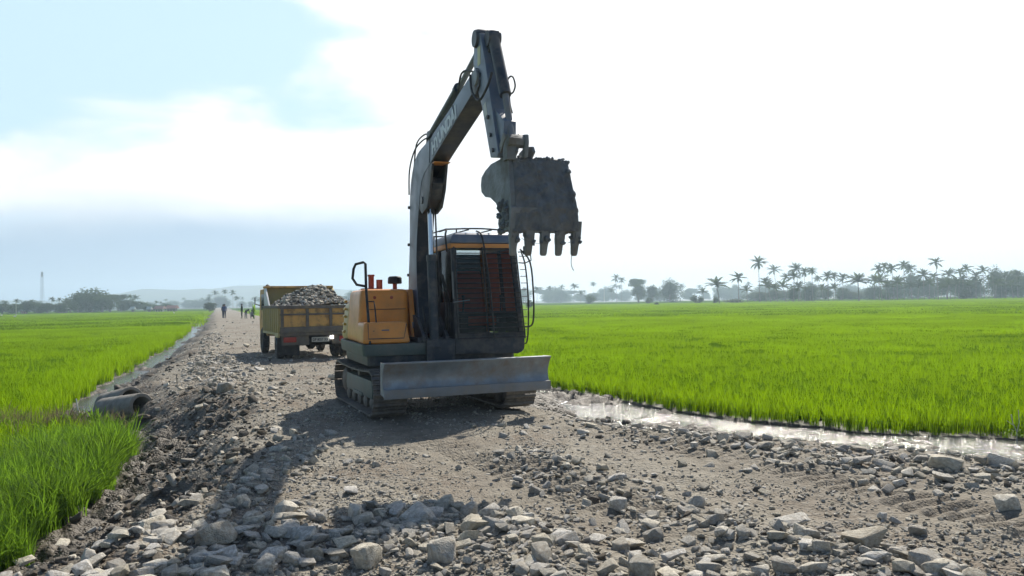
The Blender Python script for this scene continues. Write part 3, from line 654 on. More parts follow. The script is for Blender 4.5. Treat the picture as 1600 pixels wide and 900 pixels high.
tag(scatter('rubble', np.column_stack([B[:, 0], B[:, 1], zz[rest] + B[:, 2] * rng.uniform(0.02, 0.22, n)]), rot, sc, idx, MID), 'smaller broken stones strewn all over the road', kind='stuff')
# gravel
G = np.concatenate([scat(60000, 3.0, 22, 0.014, 0.05), scat(9000, 10, 60, 0.04, 0.09)]); dl, dr = dLR(G[:, 0], G[:, 1])
pt_ = fbm(G[:, 0], G[:, 1], 0.9, 3, 47)
k = (dl > 0.5) & (dr > 1.25) & ((pt_ > -0.12) | (rng.uniform(0, 1, len(G)) < .35)); G = G[k]; dl, dr = dl[k], dr[k]; n = len(G)
k = (np.min([pdist(G[:, 0], G[:, 1], P, False) for P in TREADS], axis=0) > .38 + fbm(G[:, 0], G[:, 1], .6, 2, 67) * .3) | (rng.uniform(0, 1, n) < .2); G = G[k]; dl, dr = dl[k], dr[k]; n = len(G)
gz = height(G[:, 0], G[:, 1]); ismud = ((dl < 2.0) | (dr < 2.0)) & (rng.uniform(0, 1, n) < .7) | (rng.uniform(0, 1, n) < .03)
idx = np.where(ismud, rng.integers(7, 9, n), rng.integers(0, 7, n))
for i, o in enumerate(SML): o.name = 'kind_%02d' % i
tag(scatter('gravel', np.column_stack([G[:, 0], G[:, 1], gz + G[:, 2] * 0.12]), np.column_stack([rng.normal(0, .35, n), rng.normal(0, .35, n), rng.uniform(0, 6.28, n)]), G[:, 2][:, None] * np.array([1, .9, .8]), idx, SML), 'fine grey gravel over the road surface', kind='stuff')
print('rubble', len(rest), 'gravel', n)
# the stones of the truck's load and the earth clods use the same kinds further down
# ------------------------------------------------------------------ excavator  (x = across, -y = forward, z = up)
EX = empty('excavator', (-1.286, 11.81, 0.0), R(20), 'orange and grey crawler excavator with raised muddy bucket and a front blade', 'excavator')
def A2(pr): return [(-a, z) for a, z in pr]          # (forward, z) -> (y, z)
UR = R(3)
# undercarriage
fr = MB(); fr.box(-0.72, 0.72, -0.55, 0.55, 0.30, 0.56); fr.box(-0.80, -0.5, -0.75, 0.75, 0.26, 0.44); fr.box(0.5, 0.80, -0.75, 0.75, 0.26, 0.44)
fr.build('undercarriage_frame', M['darkpaint'], EX, 0.03, rz=UR)
MB().cyl((0, 0, 0.55), (0, 0, 0.66), 0.52, 40).build('slewing_ring', M['trackm'], EX, 0.01)
def track(side):
    xc = 0.93 * side; L0 = 1.09; rz_ = 0.285; zc = 0.315
    mb = MB()
    # loop path with a sagging upper run
    pts = []
    for k in range(13): t = -math.pi / 2 + math.pi * k / 12; pts.append((L0 + math.cos(t) * rz_, zc + math.sin(t) * rz_))
    for k in range(1, 12): a = L0 - 2 * L0 * k / 12; pts.append((a, zc + rz_ - 0.035 * math.sin(math.pi * k / 12) ** 0.8))
    for k in range(13): t = math.pi / 2 + math.pi * k / 12; pts.append((-L0 + math.cos(t) * rz_, zc + math.sin(t) * rz_))
    for k in range(1, 12): a = -L0 + 2 * L0 * k / 12; pts.append((a, zc - rz_))
    P = np.array(pts + [pts[0]]); seg = np.hypot(*np.diff(P, axis=0).T); cum = np.concatenate([[0], np.cumsum(seg)]); tot = cum[-1]; n = 46
    belt_in = []
    for i in range(n):
        s = tot * i / n; k = min(np.searchsorted(cum, s, side='right') - 1, len(seg) - 1); u = (s - cum[k]) / seg[k]; c = P[k] + (P[k + 1] - P[k]) * u
        d = (P[k + 1] - P[k]) / seg[k]; nn = np.array([d[1], -d[0]]); h = tot / n * 0.47
        def q(a_, b_): p_ = c + d * a_ + nn * b_; return (-p_[0], p_[1])
        prof = [q(-h, -0.005), q(h, -0.005), q(h, 0.016), q(h * 0.85, 0.034), q(h * .6, 0.034), q(h * 0.45, 0.014), q(-h * .15, 0.014), q(-h * .25, 0.026), q(-h * .45, 0.026), q(-h * .55, .012), q(-h, 0.012)]
        mb.prismx(prof, xc - 0.225, xc + 0.225)
        mb.prismx([q(-h * 1.02, -0.05), q(h * 1.02, -0.05), q(h * .9, -0.004), q(-h * .9, -0.004)], xc - 0.055, xc + 0.055)
        for bx in (-0.12, -0.075, 0.075, .12):
            p_ = c + nn * 0.012; mb.cyl((xc + bx, -p_[0], p_[1]), (xc + bx, -(p_ + nn * .012)[0], (p_ + nn * .012)[1]), 0.009, 6)
    tr_ = mb.build('track', M['trackm'], EX, rz=UR)
    o = xc + side * 0.13
    f = MB(); f.prismx([(-0.86, 0.20), (0.86, 0.20), (0.9, 0.30), (0.84, 0.45), (-0.84, 0.45), (-0.9, 0.30)], xc - 0.13, xc + 0.13); f.box(xc - 0.15, xc + 0.15, -0.3, 0.3, 0.19, 0.24)
    f.build('track_frame', M['skirt'], tr_, 0.02)
    MB().lathe([(0.04, -0.1), (0.235, -0.1), (0.25, -0.06), (0.25, 0.06), (0.235, 0.1), (0.17, .11), (0.15, .085), (0.06, 0.085), (0.05, .13), (0.001, 0.13)], (xc, -L0 + 0.0, zc), 28, 'x').build('idler', M['trackm'], tr_)
    sp = MB()
    ring = []
    for k in range(44):
        a = 2 * math.pi * k / 44; rr_ = 0.255 if k % 4 in (0, 1) else 0.215; ring.append((L0 + rr_ * math.cos(a), zc + rr_ * math.sin(a)))
    sp.prismx(ring, xc - 0.03, xc + 0.03); sp.lathe([(0.001, -.09), (0.17, -.09), (0.18, .1), (0.13, .13), (0.001, .13)] if side > 0 else [(0.001, .09), (0.17, .09), (0.18, -.1), (0.13, -.13), (0.001, -.13)], (xc, L0, zc), 24, 'x')
    sp.build('sprocket', M['trackm'], tr_)
    for k in range(5):
        y = -0.78 + 0.39 * k
        MB().lathe([(0.001, -0.13), (0.06, -0.13), (0.09, -0.11), (0.09, -0.07), (0.075, -0.06), (0.075, 0.06), (0.09, 0.07), (0.09, 0.11), (0.06, 0.13), (0.001, 0.13)], (xc, y, 0.135), 18, 'x').build('track_roller', M['trackm'], tr_)
    MB().cyl((xc - 0.1, 0.1, 0.50), (xc + 0.1, 0.1, 0.50), 0.06, 16).build('carrier_roller', M['trackm'], tr_)
for s_ in (-1, 1): track(s_)
# dozer blade
W2 = 1.125
prof = []
for k in range(9):
    t = k / 8; z = 0.335 + 0.415 * t; a = 1.90 - 0.10 * math.sin(math.pi * t) + 0.015 * t; prof.append((a, z))
back = [(a - 0.035, z) for a, z in prof[::-1]]
bl = MB().prismx(A2(prof + back), -W2, W2)
blade = bl.build('dozer_blade', M['blade'], EX, 0.004, rz=UR)
e = MB(); e.prismx(A2([(1.905, 0.315), (1.897, 0.43), (1.858, 0.43), (1.86, 0.315)]), -W2 - 0.01, W2 + 0.01); e.build('cutting_edge', M['steel'], blade, 0.004)
e = MB()
for s_ in (-1, 1): e.prismx(A2(prof + [(1.70, 0.76), (1.70, 0.36)]), s_ * W2 - 0.012, s_ * W2 + 0.012)
e.prismx(A2([(1.80, 0.745), (1.925, 0.745), (1.925, 0.762), (1.80, 0.762)]), -W2 - 0.011, W2 + 0.011)
e.build('blade_rib', M['blade'], blade, 0.003)
for s_ in (-1, 1):
    m = MB().hexa([(s_ * 0.42 - .06, -0.5, 0.34), (s_ * 0.42 + .06, -0.5, 0.34), (s_ * 0.52 + .06, -1.765, 0.40), (s_ * 0.52 - .06, -1.765, 0.40), (s_ * 0.42 - .06, -0.5, 0.46), (s_ * 0.42 + .06, -0.5, 0.46), (s_ * 0.52 + .06, -1.765, 0.56), (s_ * 0.52 - .06, -1.765, 0.56)])
    m.build('blade_arm', M['darkpaint'], EX, 0.012, rz=UR)
c_ = MB().cyl((0.0, -0.5, 0.52), (0.0, -1.2, 0.60), 0.055, 16).build('blade_cylinder', M['darkpaint'], EX, rz=UR)
MB().cyl((0.0, -1.2, 0.60), (0.0, -1.8, 0.66), 0.03, 12).build('rod', M['chrome'], c_)
# upper structure
def arc(cx, cy, r, a0, a1, n=8): return [(cx + r * math.cos(R(a0 + (a1 - a0) * k / n)), cy + r * math.sin(R(a0 + (a1 - a0) * k / n))) for k in range(n + 1)]
plan = [(-1.16, -1.06)] + [(-1.13, -1.10), (1.04, -1.10), (1.10, -1.05), (1.11, 0.6)] + arc(0.62, 0.86, 0.52, 0, 90) + arc(-0.66, 0.86, 0.52, 90, 180) + [(-1.19, .6)]
low = [(x * 0.985, y * 0.985) for x, y in plan]
MB().prismz(low, 0.795, 0.955, plan).build('skirt', M['skirt'], EX, 0.02)
MB().prismz([(x * 0.93, y * 0.93) for x, y in plan], 0.66, 0.80).build('revolving_frame', M['darkpaint'], EX, 0.02)
# counterweight and engine hood
cwp = [(-1.15, 0.45)] + [(1.09, 0.45)] + arc(0.60, 0.85, 0.50, 0, 90) + arc(-0.66, 0.85, 0.50, 90, 180)
MB().prismz(cwp, 0.957, 1.52, [(x * 0.95, y * 0.96) for x, y in cwp]).build('counterweight', M['yellow'], EX, 0.11, 4)
hd = MB(); hd.hexa([(-1.15, 0.46, 0.957), (-0.40, 0.46, 0.957), (-0.40, -0.58, 0.957), (-1.15, -0.58, 0.957), (-1.09, 0.46, 1.70), (-0.42, 0.46, 1.70), (-0.42, -0.60, 1.705), (-1.09, -0.60, 1.705)][::1])
hood = hd.build('engine_hood', M['orange'], EX, 0.11, 5)
MB().prismz([(-1.06, 0.45), (1.02, 0.45), (1.02, 1.0), (.85, 1.2), (-.85, 1.2), (-1.06, 1.0)], 1.45, 1.66, [(-1.0, 0.45), (.96, 0.45), (.96, 0.9), (.8, 1.1), (-.8, 1.1), (-1.0, 0.9)]).build('engine_hood', M['orange'], EX, 0.06, 3)
MB().box(-0.398, -0.30, -0.25, 0.45, 0.957, 1.70).build('inner_panel', M['redpaint'], EX, 0.01)
MB().hexa([(-0.385, -0.64, 0.957), (-0.31, -0.64, 0.957), (-0.31, -0.252, 0.957), (-0.385, -0.252, 0.957), (-0.385, -0.40, 1.70), (-0.31, -0.40, 1.70), (-0.31, -0.252, 1.70), (-0.385, -0.252, 1.70)]).build('inner_panel', M['orange'], EX, 0.012)
tb = MB(); tb.hexa([(-1.15, -0.50, 0.958), (-0.50, -0.50, 0.958), (-0.50, -1.10, 0.958), (-1.15, -1.10, 0.958), (-1.13, -0.50, 1.25), (-0.55, -0.50, 1.25), (-0.55, -1.06, 1.25), (-1.13, -1.06, 1.25)])
tbx = tb.build('toolbox', M['orange'], EX, 0.075, 5)
MB().tube([(-1.08, -1.094, 1.23), (-1.08, -1.115, 1.03), (-0.60, -1.115, 1.03), (-0.56, -1.094, 1.22)], 0.006, 5).build('panel_seam', M['darkpaint'], tbx)
MB().box(-0.90, -0.80, -1.112, -1.098, 1.135, 1.15).build('latch', M['greypaint'], tbx)
for x in (-0.90, -0.66): MB().lathe([(0.001, -0.604), (0.02, -0.604), (0.024, -0.596), (0.024, -0.59)], (x, 0, 1.585), 12, 'y').build('bolt', M['redpaint'], hood)
MB().tube([(-1.02, -0.602, 1.42), (-0.46, -0.604, 1.42)], 0.004, 4).build('panel_seam', M['darkpaint'], hood)
for k in range(5):
    z = 1.08 + 0.115 * k
    MB().tube([(-1.155 + .008 * k, 0.62, z), (-1.16 + .008 * k, 0.72, z)], 0.022, 8).build('hinge', M['yellow'], hood)
# exhaust, filler and air inlet on the hood
x = MB().cyl((-0.86, -0.10, 1.69), (-0.86, -0.10, 1.91), 0.042, 16); x.cyl((-0.86, -.1, 1.90), (-.86, -.1, 1.925), 0.052, 16); x.build('exhaust_pipe', M['redpaint'], EX)
MB().box(-1.00, -0.72, -0.20, 0.0, 1.70, 1.725).build('exhaust_plate', M['redpaint'], EX, 0.005)
MB().cyl((-0.745, -0.13, 1.70), (-0.745, -0.13, 1.85), 0.045, 14).build('filler_cap', M['redpaint'], EX)
x = MB().cyl((-0.50, -0.05, 1.70), (-0.50, -0.05, 1.80), 0.032, 14).build('air_inlet', M['redpaint'], EX)
MB().lathe([(0.001, 1.785), (0.095, 1.79), (0.105, 1.80), (0.102, 1.875), (0.095, 1.885), (0.08, 1.90), (0.001, 1.905)], (-0.50, -0.05, 0), 20).build('rain_cap', M['black'], x)
# handrail
rail = [(-1.06, -1.12, 0.96), (-1.06, -1.12, 1.45), (-1.05, -0.82, 2.02), (-1.075, -0.80, 2.065), (-1.18, -0.76, 2.035), (-1.215, -0.76, 1.96), (-1.215, -0.76, 1.84), (-1.17, -0.76, 1.77), (-1.06, -0.77, 1.745)]
rail = [(-1.055, -1.09, 0.96), (-1.055, -0.98, 1.30), (-1.05, -0.80, 1.72), (-1.047, -0.75, 2.05), (-1.075, -0.75, 2.072), (-1.18, -0.75, 2.045), (-1.21, -0.75, 1.98), (-1.225, -0.75, 1.85), (-1.17, -0.75, 1.765), (-1.055, -0.75, 1.742)]
hr = MB().tube(rail, 0.019, 8).build('handrail', M['black'], EX)
MB().tube([(-1.05, -0.87, 1.53), (-0.96, -0.88, 1.53), (-0.955, -0.92, 1.46), (-0.955, -1.03, 1.20), (-1.0, -1.07, 1.13), (-1.05, -1.06, 1.13)], 0.010, 6).build('grab_loop', M['black'], hr)
# centre bay: boom foot brackets, valve cover, floor
MB().box(-0.40, 0.08, -1.06, 0.3, 0.957, 1.02).build('centre_deck', M['darkpaint'], EX, 0.01)
for x0, x1 in ((-0.345, -0.30), (-0.02, 0.025)):
    MB().prismx(A2([(0.15, 0.96), (1.12, 0.96), (1.16, 0.80), (1.10, 1.02), (0.72, 1.32), (0.45, 1.34), (0.2, 1.2)][0:2] + [(1.12, 1.04), (0.75, 1.30), (0.45, 1.34), (0.2, 1.2)]), x0, x1).build('boom_bracket', M['darkpaint'], EX, 0.008)
MB().prismy([(-0.30, 0.66), (0.10, 0.66), (0.10, 1.0), (-0.30, 1.0)], -1.17, -1.03).build('front_bracket', M['darkpaint'], EX, 0.02)
MB().cyl((-0.36, -0.55, 1.18), (0.04, -0.55, 1.18), 0.05, 16).build('boom_pin', M['steel'], EX)
hs = MB()
for k, (dx_, r_) in enumerate(((0.03, .013), (0.065, .013), (0.0, .012))):
    hs.tube([(dx_, -0.65 - .02 * k, 2.0 - .1 * k), (dx_ + .02, -0.92, 1.55), (dx_ + 0.01, -1.02, 1.2), (dx_ - .03, -.9, 1.0)], r_, 6, smooth=5)
hs.tube([(-0.30, -0.95, 1.45), (-.28, -1.02, 1.2), (-0.26, -1.06, .95), (-.24, -.98, .8)], .013, 6, smooth=5)
hs.build('hose', M['black'], EX)
# ------------- cab
CL, CR, CF, CB = 0.10, 1.12, -1.17, 0.42
cab = MB()
# lower body with rounded outer corner
lowp = [(CL, 0.79), (CR - 0.10, 0.765)] + arc(CR - 0.09, 0.865, 0.09, -80, 0, 5) + [(CR + .005, 1.02), (CL, 1.02)]
cab.prismy(lowp, CF, CB)
cabo = cab.build('cab', M['darkpaint'], EX, 0.015)
def pillar(p0, p1, w=0.05, d=0.06, mt=None, nm='pillar'):
    return MB().hexa([(p0[0] - w / 2, p0[1] - d / 2, p0[2]), (p0[0] + w / 2, p0[1] - d / 2, p0[2]), (p0[0] + w / 2, p0[1] + d / 2, p0[2]), (p0[0] - w / 2, p0[1] + d / 2, p0[2]),
                      (p1[0] - w / 2, p1[1] - d / 2, p1[2]), (p1[0] + w / 2, p1[1] - d / 2, p1[2]), (p1[0] + w / 2, p1[1] + d / 2, p1[2]), (p1[0] - w / 2, p1[1] + d / 2, p1[2])]).build(nm, mt or M['darkpaint'], cabo, 0.012)
TL, TR, TF, TB_ = 0.08, 1.03, -1.08, 0.40
ZT = 2.27
pillar((CL + .035, CF + .04, 1.02), (TL + .045, TF + .03, ZT), 0.07, 0.07)
pillar((CR - .035, CF + .04, 1.02), (TR - .035, TF + .03, ZT), 0.065, 0.07)
pillar((CL + .03, CB - .04, 1.02), (TL + .04, TB_ - .04, ZT), 0.06, 0.08, M['orange'])
pillar((CR - .03, CB - .04, 1.02), (TR - .035, TB_ - .04, ZT), 0.06, 0.08, M['orange'])
pillar((CL + .03, -0.30, 1.02), (TL + .04, -0.28, ZT), 0.05, 0.09, M['darkpaint'])
# sills and headers
MB().box(CL, CR, CF, CF + .05, 1.02, 1.06).build('window_sill', M['darkpaint'], cabo, 0.008)
MB().box(CL + .01, CL + .06, CF + .05, CB, 1.02, 1.50).build('side_panel', M['darkpaint'], cabo, 0.01)
MB().box(CL, CR, CB - .05, CB, 1.02, 1.42).build('rear_panel', M['darkpaint'], cabo, 0.01)
MB().box(TL, TR, TF - 0.005, TF + .05, ZT - .02, ZT + .05).build('front_header', M['orange'], cabo, 0.015)
MB().box(TL, TL + .06, TF + .05, TB_, ZT - .01, ZT + .06).build('side_header', M['orange'], cabo, 0.015)
MB().box(TR - .06, TR, TF + .05, TB_, ZT - .01, ZT + .06).build('side_header', M['orange'], cabo, 0.015)
rf = MB(); rf.loft([[(TL + o, TF + o * .9 - .0, z) , (TR - o, TF + o * .9, z), (TR - o, TB_ - o, z), (TL + o, TB_ - o, z)] for o, z in ((0.0, ZT + .055), (0.0, ZT + .09), (0.02, ZT + .145), (0.06, ZT + .19), (0.14, ZT + .215))])
rf.build('roof', M['greypaint'], cabo, 0.02, 3)
# glass
def quad(name, p, m, th=0.006):
    a, b, c, d = [Vector(q) for q in p]; nrm = (b - a).cross(d - a).normalized() * th
    return MB().hexa([a, b, c, d, a + nrm, b + nrm, c + nrm, d + nrm]).build(name, m, cabo)
quad('windscreen', [(CL + .06, CF + .035, 1.06), (CR - .06, CF + .035, 1.06), (TR - .06, TF + .02, ZT - .015), (TL + .07, TF + .02, ZT - .015)], M['glass'])
quad('side_window', [(CL + .03, CF + .09, 1.50), (CL + .03, -0.34, 1.50), (TL + .04, -0.33, ZT - .01), (TL + .04, TF + .08, ZT - .01)], M['lightglass'])
quad('side_window', [(CL + .03, -0.25, 1.50), (CL + .03, CB - .09, 1.50), (TL + .04, TB_ - .09, ZT - .01), (TL + .04, -.24, ZT - .01)], M['lightglass'])
quad('side_window', [(CR - .03, CF + .09, 1.05), (CR - .03, CB - .09, 1.05), (TR - .03, TB_ - .09, ZT - .01), (TR - .03, TF + .08, ZT - .01)], M['lightglass'])
quad('rear_window', [(CL + .06, CB - .02, 1.42), (CR - .06, CB - .02, 1.42), (TR - .06, TB_ - .02, ZT - .01), (TL + .06, TB_ - .02, ZT - .01)], M['darkglass'])
MB().box(CL + .07, CR - .07, CF + .06, CF + .10, 1.30, 1.36).build('dash_rail', M['black'], cabo, 0.01)
# seat with red cover, console, levers
st = MB(); st.box(0.42, 0.92, -0.55, -0.05, 1.15, 1.30); st.build('seat', M['redseat'], cabo, 0.04, 3)
MB().hexa([(0.44, -0.10, 1.30), (0.90, -0.10, 1.30), (0.90, 0.02, 1.30), (0.44, 0.02, 1.30), (0.48, 0.02, 1.98), (0.86, 0.02, 1.98), (0.86, 0.12, 1.98), (0.48, 0.12, 1.98)]).build('seat_back', M['redseat'], cabo, 0.04, 3)
for y0_, y1_ in ((-1.02, -0.66), (-0.42, 0.05)):       # red cloths hung inside the outer side window
    c0 = MB(); n = 24
    for k in range(n + 1):
        y = y0_ + (y1_ - y0_) * k / n; x_ = 0.018 * math.sin(k * 1.3)
        c0.v += [(1.045 + x_, y, 1.32), (1.048 + x_, y, 1.32), (0.972 + x_, y, 2.24), (0.969 + x_, y, 2.24)]
    c0.f = [(4 * k + i, 4 * k + (i + 1) % 4, 4 * k + 4 + (i + 1) % 4, 4 * k + 4 + i) for k in range(n) for i in range(4)]
    c0.build('curtain', M['redcloth'], cabo)
for xx in (0.40, 0.98):
    MB().box(xx - .06, xx + .06, -0.62, -0.15, 1.05, 1.36).build('console', M['black'], cabo, 0.02)
    MB().tube([(xx, -0.55, 1.36), (xx, -0.58, 1.50), (xx, -0.57, 1.60)], [.012, .012, .025], 8).build('lever', M['black'], cabo)
# window guard
gd = MB(); n = 19
def gp(x, z, off=.05):  # on the slanting front plane
    t = (z - 1.0) / (ZT - 1.0); return (x, CF + (TF - CF) * t - off, z)
def gx(u, z):
    t = (z - 1.0) / (ZT - 1.0); l = CL + .03 + (TL - CL) * t; r_ = CR - .01 + (TR - CR) * t; return l + (r_ - l) * u
for k in range(n):
    z = 1.0 + (ZT - .02 - 1.0) * k / (n - 1); gd.tube([gp(gx(0, z), z), gp(gx(1.0, z), z)], 0.0075, 6)
for u in (0.0, 0.45, 1.0):
    gd.tube([gp(gx(u, 0.98), 0.98), gp(gx(u, 1.6), 1.6), gp(gx(u, ZT), ZT)], 0.011, 6)
gd.tube([gp(gx(.53, 1.0), 1.0, .06), gp(gx(.52, 1.6), 1.6, .075), gp(gx(.48, 2.2), 2.2, .08), (0.52, TF - .03, 2.44), (0.52, TF + .2, 2.515)], 0.013, 6, smooth=4)
gd.tube([(0.02, TF - .03, 2.2), (-0.0, TF - .02, 2.42), (0.03, TF + .05, 2.51), (0.03, TF + .4, 2.52)], 0.014, 6, smooth=4)
gd.build('window_guard', M['black'], cabo)
rg = MB()
rg.tube([(0.02, TF + .06, 2.52), (0.55, TF + .04, 2.535), (1.0, TF + .06, 2.50), (1.06, TF + .08, 2.44)], 0.012, 6, smooth=4)
rg.tube([(0.03, TB_ - .05, 2.53), (0.55, TB_ - .05, 2.54), (1.0, TB_ - .05, 2.52)], 0.012, 6)
for xx in (0.03, 0.36, 0.70, 1.0): rg.tube([(xx, TF + .06, 2.52), (xx, -0.3, 2.53), (xx, TB_ - .05, 2.53)], 0.010, 6)
for xx in (0.2, 0.85):
    for yy in (TF + .12, TB_ - .1): rg.tube([(xx, yy, 2.46), (xx, yy, 2.53)], 0.01, 6)
rg.build('roof_guard', M['black'], cabo)
# outer side guard: two curved rails with rungs
sg = MB()
ra = [(1.10, CF + .02, 2.20), (1.15, CF - .0, 2.0), (1.175, CF - .02, 1.6), (1.175, CF - .02, 1.2), (1.155, CF, 0.93), (1.10, CF + .03, 0.90)]
rb = [(1.08, CF + .02, 2.24), (1.20, CF - .06, 2.05), (1.235, CF - .08, 1.6), (1.23, CF - .08, 1.25), (1.20, CF - .04, 1.15), (1.12, CF + .02, 1.14)]
sg.tube(ra, 0.011, 6, smooth=4); sg.tube(rb, 0.013, 6, smooth=4)
for k in range(13): z = 1.0 + 0.095 * k; sg.tube([(1.172 - abs(z - 1.6) * .03, CF - .01, z), (1.125 - (z - 1) * .06, CF + .0, z)], 0.006, 5)
sg.build('side_guard', M['black'], cabo)
mi = MB().box(1.10, 1.20, -1.24, -1.21, 2.16, 2.28).build('side_mirror', M['black'], EX, 0.012)
MB().tube([(1.05, -1.15, 2.20), (1.14, -1.22, 2.20), (1.21, -1.22, 2.18), (1.22, -1.22, 2.08), (1.13, -1.2, 2.04), (1.06, -1.14, 2.05)], 0.009, 6).build('mirror_bracket', M['black'], mi)
wv = MB().tube([(0.06, CF - .05, 1.92), (0.06, CF - .06, 1.75), (0.07, CF - .05, 1.55)], 0.01, 6); wv.tube([(0.06, CF - .05, 1.5), (0.30, CF - .06, 1.53)], .008, 6); wv.build('grab_bar', M['steel'], cabo)

# ------------- boom
BL, BR = -0.28, -0.04
top_ = [(0.15, 1.20), (-0.02, 1.72), (0.09, 2.30), (0.13, 2.75), (0.17, 3.10), (0.27, 3.32), (0.44, 3.50), (0.70, 3.62), (1.05, 3.66), (1.45, 3.685), (1.71, 3.736), (2.49, 3.857), (2.80, 3.925), (3.29, 4.012), (3.50, 4.01)]
bot_ = [(3.60, 3.96), (3.60, 3.86), (3.38, 3.813), (2.895, 3.70), (2.0, 3.50), (1.413, 3.361), (1.05, 3.27), (0.88, 3.15), (0.74, 2.90), (0.58, 2.45), (0.52, 2.0), (0.60, 1.45), (0.70, 1.15), (0.62, 1.05), (0.45, 1.05)]
def smooth_prof(P, n=3):
    Q = []; m = len(P)
    for i in range(m - 1):
        p0, p1, p2, p3 = [np.array(P[j]) for j in (max(i - 1, 0), i, i + 1, min(i + 2, m - 1))]
        for k in range(n):
            t = k / n; Q.append(tuple(0.5 * ((2 * p1) + (p2 - p0) * t + (2 * p0 - 5 * p1 + 4 * p2 - p3) * t * t + (3 * p1 - p0 - 3 * p2 + p3) * t ** 3)))
    Q.append(P[-1]); return Q
bprof = smooth_prof(top_) + smooth_prof(bot_)
boom = MB().prismx(A2(bprof), BL, BR).build('boom', M['greypaint'], EX, 0.008)
# painted-in underside shade: a dark sheet, set 3 mm proud of the box section
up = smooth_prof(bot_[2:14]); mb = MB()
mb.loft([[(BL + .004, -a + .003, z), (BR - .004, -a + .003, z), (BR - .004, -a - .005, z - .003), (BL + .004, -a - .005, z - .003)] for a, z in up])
mb.build('underside_shade', M['darkpaint'], boom)
for (a, z) in ((1.32, 3.45), (2.72, 3.80)): pass
MB().tube([(BL - .003, -1.43, 3.68), (BL - .003, -1.40, 3.37)], 0.005, 4).build('weld_seam', M['darkpaint'], boom)
MB().tube([(BL - .003, -2.56, 3.86), (BL - .003, -2.66, 3.65)], 0.005, 4).build('weld_seam', M['darkpaint'], boom)
for (a, z) in ((0.15, 2.9), (0.10, 2.35), (0.03, 1.9)):
    MB().box(BL - .02, BL + .02, -a + .0, -a + .05, z, z + .04).build('hose_clamp', M['black'], boom)
MB().box(BL + .01, BR - .01, -1.60, -1.30, 3.345, 3.356).build('stiffener', M['orange'], boom, 0.003)
# boom lettering
def text(body, size, org, xd, nrm, m, parent, off=0.0, ext=0.0015, shear=0.0, sx=1.0, name='lettering', align='LEFT'):
    cu = bpy.data.curves.new(name, 'FONT'); cu.body = body; cu.size = size; cu.extrude = ext; cu.offset = off; cu.shear = shear; cu.align_x = align; cu.align_y = 'BOTTOM_BASELINE'; cu.resolution_u = 3
    tmp = bpy.data.objects.new('tmp', cu); COL.objects.link(tmp); dg = bpy.context.evaluated_depsgraph_get(); me = bpy.data.meshes.new_from_object(tmp.evaluated_get(dg)); bpy.data.objects.remove(tmp)
    me.materials.clear(); me.materials.append(m); o = bpy.data.objects.new(name, me); COL.objects.link(o); o.parent = parent
    xd = Vector(xd).normalized(); nrm = Vector(nrm).normalized(); yd = nrm.cross(xd)
    o.matrix_local = Matrix(((xd.x * sx, yd.x, nrm.x, org[0]), (xd.y * sx, yd.y, nrm.y, org[1]), (xd.z * sx, yd.z, nrm.z, org[2]), (0, 0, 0, 1))); return o
tx = text('HYUNDAI', 0.225, (BL - .004, -1.545, 3.452), (0, -1.15, 0.225), (-1, 0, 0), M['text'], boom, off=0.010, sx=1.0)
w_ = tx.dimensions.x or 1.0
bb = [v.co.x for v in tx.data.vertices]; L_ = max(bb) - min(bb); s_ = 1.19 / L_
for v in tx.data.vertices: v.co.x *= s_
# pipes along the top of the boom
pp = MB()
pp.tube([(-0.30, -0.20, 3.10), (-0.31, -0.30, 3.45), (-0.28, -0.52, 3.70), (-0.24, -.85, 3.78), (-.22, -1.2, 3.76)], 0.011, 6, smooth=5)
pp.tube([(-0.25, -0.35, 3.5), (-0.26, -0.55, 3.78), (-0.22, -.85, 3.86), (-.2, -1.15, 3.80)], 0.011, 6, smooth=5)
pp.tube([(-0.24, -1.1, 3.74), (-0.24, -2.3, 3.90), (-.24, -2.9, 3.99)], 0.014, 6)
pp.tube([(-0.20, -1.1, 3.74), (-0.20, -2.3, 3.90), (-.2, -2.9, 3.99)], 0.014, 6)
pp.tube([(-0.25, -2.7, 3.98), (-0.29, -2.95, 4.11), (-0.28, -3.15, 4.11), (-0.26, -3.4, 4.02)], 0.012, 6, smooth=5)
pp.tube([(-0.30, -3.35, 4.0), (-0.33, -3.5, 3.78), (-0.33, -3.75, 3.62), (-0.30, -3.95, 3.72), (-0.27, -4.0, 3.85)], 0.013, 6, smooth=5)
pp.build('hose', M['black'], boom)
# boom cylinder (front) and its bracket under the bend
xc = -0.17
bc = MB().cyl((xc, -1.10, 0.88), (xc, -0.98, 2.14), 0.066, 20); bc.cyl((xc, -.985, 2.08), (xc, -.978, 2.16), 0.075, 20); bc.cyl((xc - .07, -1.10, .9), (xc + .07, -1.1, .9), .075, 16); bco = bc.build('boom_cylinder', M['darkpaint'], EX)
MB().cyl((xc, -0.98, 2.14), (xc, -0.92, 2.95), 0.036, 16).build('rod', M['chrome'], bco)
MB().tube([(xc + .09, -1.02, 1.3), (xc + .085, -0.95, 2.2), (xc + .08, -.90, 3.0)], .012, 6).build('hose', M['black'], bco)
for x0, x1 in ((-0.275, -0.245), (-0.085, -0.05)):
    MB().prismx(A2([(0.70, 2.85), (0.66, 3.02), (0.85, 3.20), (1.10, 3.30), (1.50, 3.37), (1.42, 3.18), (1.36, 3.02), (1.18, 2.80), (0.90, 2.74)]), x0, x1).build('cylinder_bracket', M['darkpaint'], boom, 0.006)
MB().cyl((-0.29, -0.92, 2.93), (-0.04, -0.92, 2.93), 0.05, 16).build('bracket_pin', M['steel'], boom)
MB().prismx(A2([(0.95, 2.80), (1.25, 2.90), (1.40, 3.10), (1.3, 3.2), (0.95, 3.1)]), -0.24, -0.09).build('bracket_web', M['darkpaint'], boom, 0.01)
